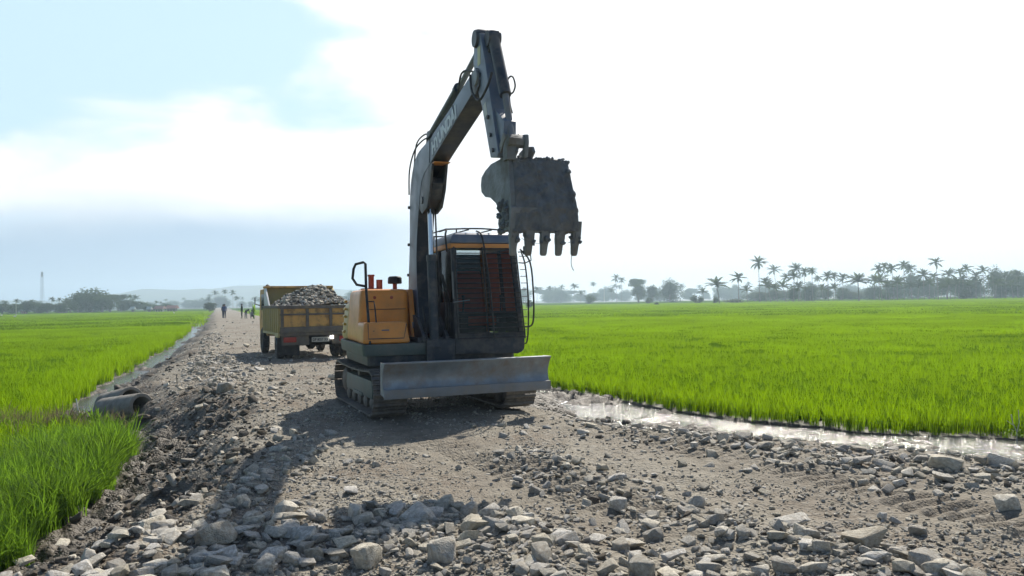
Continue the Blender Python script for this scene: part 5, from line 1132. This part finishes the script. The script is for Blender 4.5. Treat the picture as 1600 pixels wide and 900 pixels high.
for px, yt, Y, k in ((1197, 433, 300, 3), (1204, 438, 290, 4), (1248, 411, 300, 1), (1240, 424, 290, 3), (1258, 418, 310, 0), (1270, 417, 285, 2), (1231, 427, 300, 1), (1228, 438, 280, 4), (1294, 424, 300, 3), (1306, 425, 330, 1), (1317, 427, 300, 3), (1280, 430, 330, 0),
                      (1374, 413, 290, 0), (1385, 409, 310, 2), (1397, 412, 290, 1), (1413, 407, 300, 2), (1425, 412, 300, 0), (1444, 421, 280, 3), (1378, 428, 270, 4), (1402, 432, 280, 4), (1408, 434, 300, 3), (1485, 420, 300, 3), (1498, 419, 290, 1), (1480, 436, 275, 4), (1525, 424, 300, 3),
                      (1553, 425, 310, 0), (1572, 424, 300, 1), (1590, 422, 310, 3), (1555, 436, 280, 4), (1582, 437, 285, 4), (1434, 438, 290, 4), (1604, 424, 300, 0), (1168, 446, 300, 4), (1100, 450, 330, 4), (1215, 442, 300, 4), (1252, 440, 290, 4), (1286, 444, 300, 4), (1302, 443, 300, 4), (1366, 430, 300, 3), (1390, 438, 290, 4), (1420, 440, 290, 4), (1452, 434, 290, 4), (1460, 426, 310, 3), (1492, 434, 285, 4), (1505, 430, 290, 3), (1518, 440, 280, 4), (1532, 434, 285, 3), (1545, 430, 290, 1), (1565, 434, 290, 3), (1592, 432, 290, 3), (1610, 438, 285, 4), (1470, 442, 280, 4)):
    palm(px, yt, Y, k, 'hazy coconut palm among the crowded palms of the right tree line', GR)
GM = 'small distant palms in a row beyond the middle of the right field'
for px, yt, Y, k in ((822, 449, 560, 1), (839, 448, 560, 3), (858, 447, 560, 0), (877, 445, 560, 1), (897, 443, 560, 3), (927, 440, 600, 2), (907, 454, 520, 4), (956, 450, 500, 3)):
    palm(px, yt, Y, k, 'small distant palm in the row behind the middle of the right field', GM)
palm(963, 429, 520, 0, 'left palm of the close tall pair beside the wooded mound'); palm(971, 433, 530, 2, 'right palm of the close tall pair beside the wooded mound')
GL = 'distant palms above the left tree line'
palm(337, 454, 480, 1, 'left palm of the three standing beyond the end of the road'); palm(352, 452, 480, 2, 'middle palm of the three standing beyond the end of the road'); palm(364, 453, 470, 0, 'right palm of the three standing beyond the end of the road')
for px, yt, Y, k in ((370, 463, 470, 3), (326, 464, 480, 3), (408, 464, 480, 3), (24, 467, 520, 1), (50, 468, 540, 3), (80, 464, 560, 0), (92, 465, 560, 1), (104, 466, 540, 3), (194, 460, 620, 0), (203, 460, 620, 1), (211, 461, 610, 3), (185, 464, 620, 3), (244, 470, 640, 3), (252, 471, 650, 1), (8, 470, 520, 3), (220, 472, 600, 4), (230, 472, 600, 4), (505, 463, 420, 0), (516, 465, 430, 3), (522, 467, 430, 1)):
    palm(px, yt, Y, k, 'small blue-grey palm in the far left tree line', GL)
# broadleaf trees
def tree_proto(seed, W, H, nl=2600, leaf=0.42, lobes=9, trunk_h=0.28, flat=1.0):
    r = np.random.default_rng(seed); tr = MB(); tr.tube([(0, 0, -.2), (0.1, 0, H * .2), (0, 0.1, H * .42)], [W * .035 + .1, W * .025 + .07, W * .012 + .05], 8)
    L = []
    for k in range(lobes):
        a = r.uniform(0, 6.28); d = W * .5 * r.uniform(.15, .68); c = (d * math.cos(a), d * math.sin(a), H * r.uniform(trunk_h + .18, .80)); rad = W * r.uniform(.16, .27); L.append((c, rad))
        tr.tube([(0, 0, H * .22), (c[0] * .5, c[1] * .5, H * .25 + (c[2] - H * .25) * .55), c], [W * .014 + .05, .08, .03], 6)
    L.append(((0, 0, H * .76), W * .24))
    V_ = []; F_ = []
    for i in range(nl):
        (c, rad) = L[r.integers(0, len(L))]; d = r.normal(0, 1, 3); d /= np.linalg.norm(d); p = np.array(c) + d * rad * r.uniform(.35, 1.3) * np.array([1, 1, .8 * flat]); p[2] = max(p[2], H * trunk_h * r.uniform(.6, 1.1))
        n_ = r.normal(0, 1, 3); n_ /= np.linalg.norm(n_); u = np.cross(n_, [0, 0, 1]); u /= np.linalg.norm(u) + 1e-6; v = np.cross(n_, u); s = leaf * r.uniform(.6, 1.3)
        b = len(V_); V_ += [tuple(p - u * s), tuple(p - v * s * .5), tuple(p + u * s), tuple(p + v * s * .5)]; F_.append((b, b + 1, b + 2, b + 3))
    cr = MB(); cr.v = V_; cr.f = F_
    return mesh_of(tr, 'trunk', M['bark'], True), mesh_of(cr, 'crown', M['leaf'])
TREES = [(tree_proto(700, 16, 13, 3600, .5, 12, .1), 16, 13), (tree_proto(701, 10, 10, 2400, .42, 9, .12), 10, 10), (tree_proto(702, 22, 15, 5200, .55, 16, .05), 22, 15), (tree_proto(703, 5, 4, 1200, .26, 7, .02), 5, 4), (tree_proto(704, 14, 16, 3000, .42, 9, .45, .5), 14, 16)]
def tree(px, ytop, Y, wpx, kind, label, group=None, cat='tree', name='broadleaf_tree'):
    if px < 260: Y *= .6
    p = at(px, horizon(px), Y); q = at(px, ytop, Y); Hh = q[2] - GZ; (me, W, H) = TREES[kind]; return put(name, me, (p[0], Y, GZ), (wpx / FPX * Y / W, Hh / H), rng.uniform(0, 6.28), label, cat, group)
tree(1046, 437, 430, 42, 2, 'large rounded tree forming the wooded mound in the middle distance')
tree(998, 443, 440, 28, 1, 'tree beside the close tall pair of palms, left of the rounded mound'); tree(1020, 445, 440, 22, 1, 'smaller tree filling the dip just left of the rounded mound')
tree(997, 430, 450, 30, 4, 'thin feathery treetop rising above the tree left of the rounded mound')
tree(1555, 418, 330, 34, 2, 'big rounded tree at the far right'); tree(1584, 423, 320, 36, 0, 'wide tree at the right edge of the photo')
for i_, (px, yt, Y, w, k) in enumerate(((1180, 456, 420, 60, 2), (1225, 454, 430, 60, 0), (1275, 452, 430, 70, 2), (1335, 455, 430, 70, 2), (1400, 448, 430, 70, 2), (1455, 444, 430, 70, 0), (1520, 443, 420, 70, 2), (1590, 441, 410, 70, 2))):
    tree(px, yt, Y, w, k, 'wide hazy tree at the back of the right woods, seen behind the palms', 'wide trees at the back of the right woods')
GB = 'bushy trees under the palms of the right tree line'
for px, yt, Y, w, k in ((1210, 452, 380, 30, 1), (1238, 448, 320, 26, 0), (1266, 443, 330, 30, 2), (1290, 452, 360, 30, 1), (1314, 450, 360, 30, 0), (1330, 456, 360, 30, 1), (1366, 446, 360, 36, 2), (1394, 440, 370, 44, 0), (1424, 426, 400, 40, 2), (1450, 438, 380, 34, 0), (1480, 430, 350, 34, 1), (1500, 437, 330, 34, 0), (1524, 432, 340, 36, 2), (1570, 440, 310, 30, 1), (1602, 430, 330, 40, 2), (1188, 456, 380, 26, 1), (1384, 455, 320, 20, 3), (1508, 452, 280, 20, 3)):
    tree(px, yt, Y, w, k, 'dense bushy tree under the palms of the right tree line', GB)
tree(142, 452, 600, 74, 2, 'largest dark rounded tree on the left horizon'); tree(172, 456, 620, 50, 4, 'flat-topped tree touching the right side of the large dark one on the left'); tree(122, 458, 590, 34, 0, 'dark tree merging into the left flank of the large dark one')
tree(160, 462, 590, 50, 0, 'lower dark tree in front of the flat-topped one on the left')
GT = 'dark trees of the low left tree line'
for px, yt, Y, w, k in ((4, 474, 520, 30, 1), (24, 475, 530, 34, 0), (42, 470, 540, 30, 1), (58, 471, 560, 30, 2), (74, 473, 560, 30, 1), (92, 474, 560, 36, 0), (110, 468, 570, 26, 1), (190, 468, 620, 36, 0), (206, 469, 620, 30, 1), (226, 474, 630, 30, 1), (240, 476, 640, 24, 0), (-14, 472, 520, 30, 0), (258, 474, 650, 24, 1)):
    tree(px, yt, Y, w, k, 'low dark tree of the far left tree line', GT)
tree(327, 472, 260, 22, 1, 'single round tree at the far end of the road')
tree(1063 + 30, 462, 300, 12, 3, 'small bush in the field below the tree line right of the rounded mound', cat='bush', name='bush')
for px, yt, Y, w, lb in ((1014, 465, 330, 13, 'dark bush in the field below the tree left of the rounded mound'), (1117, 463, 280, 12, 'round dark bush beside the low spreading palm'), (920, 460, 400, 22, 'spreading pale bush in front of the small distant palms'), (1150, 467, 285, 34, 'long low pale thicket left of the tall lone palm'), (827, 468, 210, 14, 'low bush in the field just right of the excavator cab'), (1026, 472, 250, 8, 'tiny shrub in the field in front of the dark bush'), (1086, 460, 310, 14, 'scruffy bush beside the field edge left of the low spreading palm')):
    tree(px, yt, Y, w, 3, lb, cat='bush', name='bush')
# far-off wood behind everything
n = 260; th = np.linspace(-R(37), R(37), n) + rng.normal(0, .003, n); Yw = rng.uniform(720, 900, n); xw = np.tan(th) * Yw
WK = []
for i, (t3, W, H) in enumerate(TREES[:3] + [TREES[4]]):
    WK.append(bpy.data.objects.new('kind_%02d' % i, t3[1]))
for i in (0, 1): WK.append(bpy.data.objects.new('kind_%02d' % (4 + i), PALMS[i][1]))
kk = rng.integers(0, 6, n); lf_ = np.where(xw < -150, .75, 1.0); sc_ = np.where(kk < 4, rng.uniform(.6, 1.1, n), rng.uniform(.7, 1.0, n)) * lf_
scx = np.column_stack([sc_ * 1.2, sc_ * 1.2, sc_ * np.where(kk < 4, rng.uniform(.75, 1.1, n), 1)])
tag(scatter('far_woodland', np.column_stack([xw, Yw, np.full(n, GZ)]), np.column_stack([np.zeros(n), np.zeros(n), rng.uniform(0, 6.28, n)]), scx, kk, WK), 'hazy belt of woods on the horizon behind the fields', kind='stuff')
# far hills
def hills(name, Y0, x0, x1, hmax, seed):
    xs = np.linspace(x0, x1, 90); h = hmax * (0.55 + 0.5 * fbm(xs, xs * 0, (x1 - x0) / 5, 4, seed)) * sstep(x1, x1 - (x1 - x0) * .5, xs); mb = MB()
    rings = [[(x, Y0 - 260, -2), (x, Y0 - 120, a * .45), (x, Y0, a), (x, Y0 + 200, -2)] for x, a in zip(xs, h)]
    mb.v = [p for r_ in rings for p in r_]; mb.f = [(4 * i + k, 4 * i + 4 + k, 4 * i + 5 + k, 4 * i + 1 + k) for i in range(len(rings) - 1) for k in range(3)]
    o = mb.build(name, M['hill']); tag(o, kind='structure'); return o
M['hill'] = mat('wooded_hillside', (0.05, 0.07, 0.035), 0.95, var=0.3, vscale=0.02)
hills('hills', 1750, -1500, 250, 68, 3)
# ------------------------------------------------------------------ houses, mast, birds, people
def house(px, yt, yb, wpx, Y, roof_m, wall_m, label, cat='house'):
    Y *= .72
    p = at(px, horizon(px), Y); w = wpx / FPX * Y; h = at(px, yt, Y)[2] - GZ; d = w * .6; e = empty('house', (p[0], Y, GZ), R(-8), label, cat)
    wh = h * .55; MB().box(-w / 2 + .6, w / 2 - .6, 0.5, d - .5, 0, wh).build('wall', wall_m, e)
    MB().prismx([(-.2, wh), (d + .2, wh), (d * .5, h)], -w / 2, w / 2).build('roof', roof_m, e)
    for k in range(3):
        x = -w / 2 + w * (k + .8) / 3.8; MB().box(x, x + w * .09, .44, .499, wh * .3, wh * .75).build('window', M['black'], e)
M['pinkroof'] = mat('pale_red_roof', (0.42, 0.22, 0.19), 0.8, var=0.1, vscale=.5); M['tinroof'] = mat('tin_roof', (0.62, 0.62, 0.6), 0.5, var=0.1, vscale=.5)
house(247, 478, 484, 16, 420, M['pinkroof'], M['sticker'], 'house with a pale red roof, left one of the joined pair on the left horizon')
house(266, 477, 484, 18, 430, M['pinkroof'], M['concrete'], 'house with a faded red roof, right one of the joined pair on the left horizon')
house(232, 479, 484, 8, 425, M['tinroof'], M['concrete'], 'small grey shed left of the two red-roofed houses')
house(206, 479, 484, 8, 450, M['tinroof'], M['concrete'], 'small hut with a pale roof between the trees on the left horizon')
house(95, 477, 484, 16, 470, M['tinroof'], M['concrete'], 'long building with a bright tin roof left of the large dark tree')
house(34, 482, 488, 12, 470, M['tinroof'], M['pinkroof'], 'low building with a pale roof among the trees at the far left')
p = at(66, horizon(66), 560); Hm = at(66, 426, 560)[2] - GZ; e = empty('telecom_mast', (p[0], 560, GZ), 0, 'thin lattice telecom mast above the trees on the left horizon', 'mast'); lg = MB()
for sx, sy in ((-1, -1), (1, -1), (1, 1), (-1, 1)): lg.tube([(sx * 1.1, sy * 1.1, 0), (sx * .6, sy * .6, Hm)], .05, 4)
br = MB()
for k in range(14):
    z0, z1 = Hm * k / 14, Hm * (k + 1) / 14; a0, a1 = 1.1 - .5 * k / 14, 1.1 - .5 * (k + 1) / 14
    for s_ in (-1, 1): br.tube([(-a0, s_ * a0, z0), (a1, s_ * a1, z1)], .035, 4); br.tube([(a0, s_ * a0, z0), (-a1, s_ * a1, z1)], .035, 4); br.tube([(-a1, s_ * a1, z1), (a1, s_ * a1, z1)], .03, 4)
lg.build('leg', M['steel'], e); br.build('brace', M['steel'], e); MB().cyl((0, 0, Hm - 3), (0, 0, Hm + .5), .5, 10).build('antenna', M['steel'], e)
stake('pole', (25, 25), 492, 470, 230, .09, M['sticker'], 'pale bamboo pole standing in the left field near the photo edge', 'pole')
stake('pole', (944, 944), 474, 449, 520, .12, M['sticker'], 'thin pale mast beside the small distant palms', 'pole')
def egret(px, py, Y, label):
    p = at(px, py, Y); e = empty('egret', (p[0], Y, p[2] - .25), rng.uniform(0, 6), label, 'bird')
    b_ = MB().lathe([(.001, -.30), (.07, -.22), (.13, -.05), (.12, .08), (.05, .2), (.001, .26)], (0, 0, .45), 12, 'y'); b_.tube([(0, .18, .5), (0, .28, .62), (0, .22, .74), (0, .3, .82)], [.05, .035, .03, .035], 7); b_.tube([(0, .3, .82), (0, .46, .80)], [.03, .005], 5); b_.build('body', M['white'], e)
    lg = MB(); lg.tube([(.04, 0, .4), (.04, 0, 0)], .012, 5); lg.tube([(-.04, 0, .4), (-.04, 0, 0)], .012, 5); lg.build('leg', M['black'], e)
egret(23, 496, 150, 'white egret standing in the left field below the bamboo pole'); egret(2, 494, 170, 'white egret at the very left edge of the photo'); egret(272, 490, 190, 'white egret in the left field in front of the red-roofed houses')
# people at the end of the road: one continuous skinned body each
def person(px, py, Y, joints, edges, rad, cloth, label, rz=0.0, s=1.0, extra=None):
    p = at(px, py, Y); z = hz1(p[0], p[1]); me = bpy.data.meshes.new('body'); me.from_pydata(joints, edges, []); o = bpy.data.objects.new('body', me); COL.objects.link(o)
    sk = o.modifiers.new('skin', 'SKIN'); o.modifiers.new('sub', 'SUBSURF').levels = 1
    for i, r_ in enumerate(rad): me.skin_vertices[0].data[i].radius = (r_, r_)
    me.skin_vertices[0].data[0].use_root = True
    dg = bpy.context.evaluated_depsgraph_get(); m2 = bpy.data.meshes.new_from_object(o.evaluated_get(dg)); bpy.data.objects.remove(o)
    m2.materials.clear(); sk_ = M['skin']; m2.materials.append(sk_); m2.materials.append(cloth[0]); m2.materials.append(cloth[1])
    for f_ in m2.polygons: c = f_.center; f_.material_index = 0 if c.z > cloth[2] or abs(c.x) > .34 else (1 if c.z > cloth[3] else 2); f_.use_smooth = True
    b_ = bpy.data.objects.new('person', m2); COL.objects.link(b_); b_.location = (p[0], p[1], z); b_.rotation_euler.z = rz; b_.scale = (s, s, s); tag(b_, label, 'person')
    h_ = joints[4]; hair = MB().lathe([(.001, .14), (.06, .13), (.105, .07), (.115, 0), (.10, -.06), (.09, -.06)], (h_[0], h_[1], h_[2]), 14).build('hair' if extra is None else 'hat', extra or M['black'], b_)
    return b_
M['skin'] = mat('brown_skin', (0.25, 0.13, 0.08), 0.6); M['bluecloth'] = mat('blue_cloth', (0.03, 0.06, 0.18), 0.9, var=.2); M['navy'] = mat('navy_trousers', (0.015, 0.025, 0.06), 0.9); M['greencloth'] = mat('dark_green_cloth', (0.03, 0.06, 0.035), 0.9, var=.2); M['greycloth'] = mat('grey_cloth', (0.2, 0.22, 0.22), 0.9)
SJ = [(0, 0, .95), (0, 0, 1.18), (0, 0, 1.40), (0, 0, 1.50), (0, 0, 1.62), (.19, 0, 1.40), (.26, .02, 1.12), (.27, -.08, .86), (-.19, 0, 1.40), (-.27, .02, 1.12), (-.25, -.1, .88), (.09, 0, .90), (.11, -.01, .50), (.12, 0, .08), (.12, -.14, .04), (-.09, 0, .90), (-.11, -.02, .50), (-.12, .02, .08), (-.12, -.12, .04)]
SE = [(0, 1), (1, 2), (2, 3), (3, 4), (2, 5), (5, 6), (6, 7), (2, 8), (8, 9), (9, 10), (0, 11), (11, 12), (12, 13), (13, 14), (0, 15), (15, 16), (16, 17), (17, 18)]
SR = [.15, .14, .15, .06, .105, .065, .045, .035, .065, .045, .035, .10, .065, .045, .04, .10, .065, .045, .04]
person(351, 498, 96, SJ, SE, SR, (M['bluecloth'], M['navy'], 1.5, .95), 'person in dark blue clothes standing on the far road, nearest of the group', R(10), 1.0)
person(349, 496, 99, SJ, SE, SR, (M['navy'], M['navy'], 1.5, .95), 'person in dark clothes close behind the one in blue on the far road', R(160), 1.0)
person(378, 498, 93, SJ, SE, SR, (M['greencloth'], M['greencloth'], 1.5, .95), 'person in dark green standing alone at the right side of the far road', R(-60), 1.0)
BJ = [(0, 0, .85), (0, -.14, 1.0), (0, -.34, 1.10), (0, -.46, 1.12), (0, -.55, 1.10), (.18, -.32, 1.06), (.22, -.42, .80), (.16, -.55, .62), (-.18, -.32, 1.06), (-.22, -.42, .80), (-.16, -.55, .62)] + SJ[11:]
BJ[11] = (.09, 0, .82); BJ[15] = (-.09, 0, .82)
person(384, 499, 92, BJ, SE, SR, (M['greencloth'], M['greycloth'], 1.2, .8), 'person bending forward beside the one in dark green', R(60), .95)
CJ = [(0, 0, .32), (0, -.10, .50), (0, -.16, .70), (0, -.18, .80), (0, -.20, .92), (.18, -.14, .70), (.24, -.3, .50), (.14, -.42, .42), (-.18, -.14, .70), (-.24, -.3, .50), (-.14, -.42, .42), (.10, -.05, .30), (.16, -.38, .44), (.14, -.18, .06), (.14, -.32, .04), (-.10, -.05, .30), (-.16, -.38, .44), (-.14, -.18, .06), (-.14, -.32, .04)]
person(394, 499, 92, CJ, SE, SR, (M['greycloth'], M['navy'], .82, .35), 'person crouching at the far right road edge beside the upright leafy shoot', R(20), 1.0)
# a sapling with two upright leaves by the people
p = at(397, 494, 88); zz_ = hz1(p[0], p[1]); e = empty('banana_plant', (p[0], p[1], zz_), 0, 'young upright leafy shoot at the roadside left of the truck', 'plant'); MB().tube([(0, 0, -.1), (0, 0, .7)], [.06, .04], 7).build('trunk', M['weed'], e)
for a, l, w, ln in ((0.2, 1.3, .16, .10), (3.0, 1.2, .17, .16), (1.6, 1.0, .15, .28), (4.5, .9, .14, .35)):
    rings = []
    for k in range(8): t = k / 7; ww = w * math.sin(math.pi * min(.97, .08 + t * .92)) + .01; c = (math.cos(a) * ln * l * t * t, math.sin(a) * ln * l * t * t, .55 + l * t); rings.append([(c[0] - ww * math.sin(a + .8), c[1] + ww * math.cos(a + .8), c[2]), (c[0] + ww * math.sin(a + .8), c[1] - ww * math.cos(a + .8), c[2])])
    b_ = MB(); b_.v = [q for r_ in rings for q in r_]; b_.f = [(2 * k, 2 * k + 1, 2 * k + 3, 2 * k + 2) for k in range(7)]; b_.build('leaf', M['weed'], e)
# ------------------------------------------------------------------ haze: a closed body of air round everything
hm = bpy.data.materials.new('haze'); hm.use_nodes = True; t = hm.node_tree; t.nodes.clear(); o_ = t.nodes.new('ShaderNodeOutputMaterial'); v_ = t.nodes.new('ShaderNodeVolumePrincipled')
v_.inputs['Color'].default_value = (0.66, 0.84, 1.0, 1); v_.inputs['Density'].default_value = 0.00062; v_.inputs['Anisotropy'].default_value = 0.35; t.links.new(v_.outputs[0], o_.inputs['Volume'])
hzb = MB().box(-2300, 2300, -60, 2300, -3.2, 76).build('haze', hm, smooth=False); tag(hzb, 'thin pale blue haze in the air', kind='stuff')
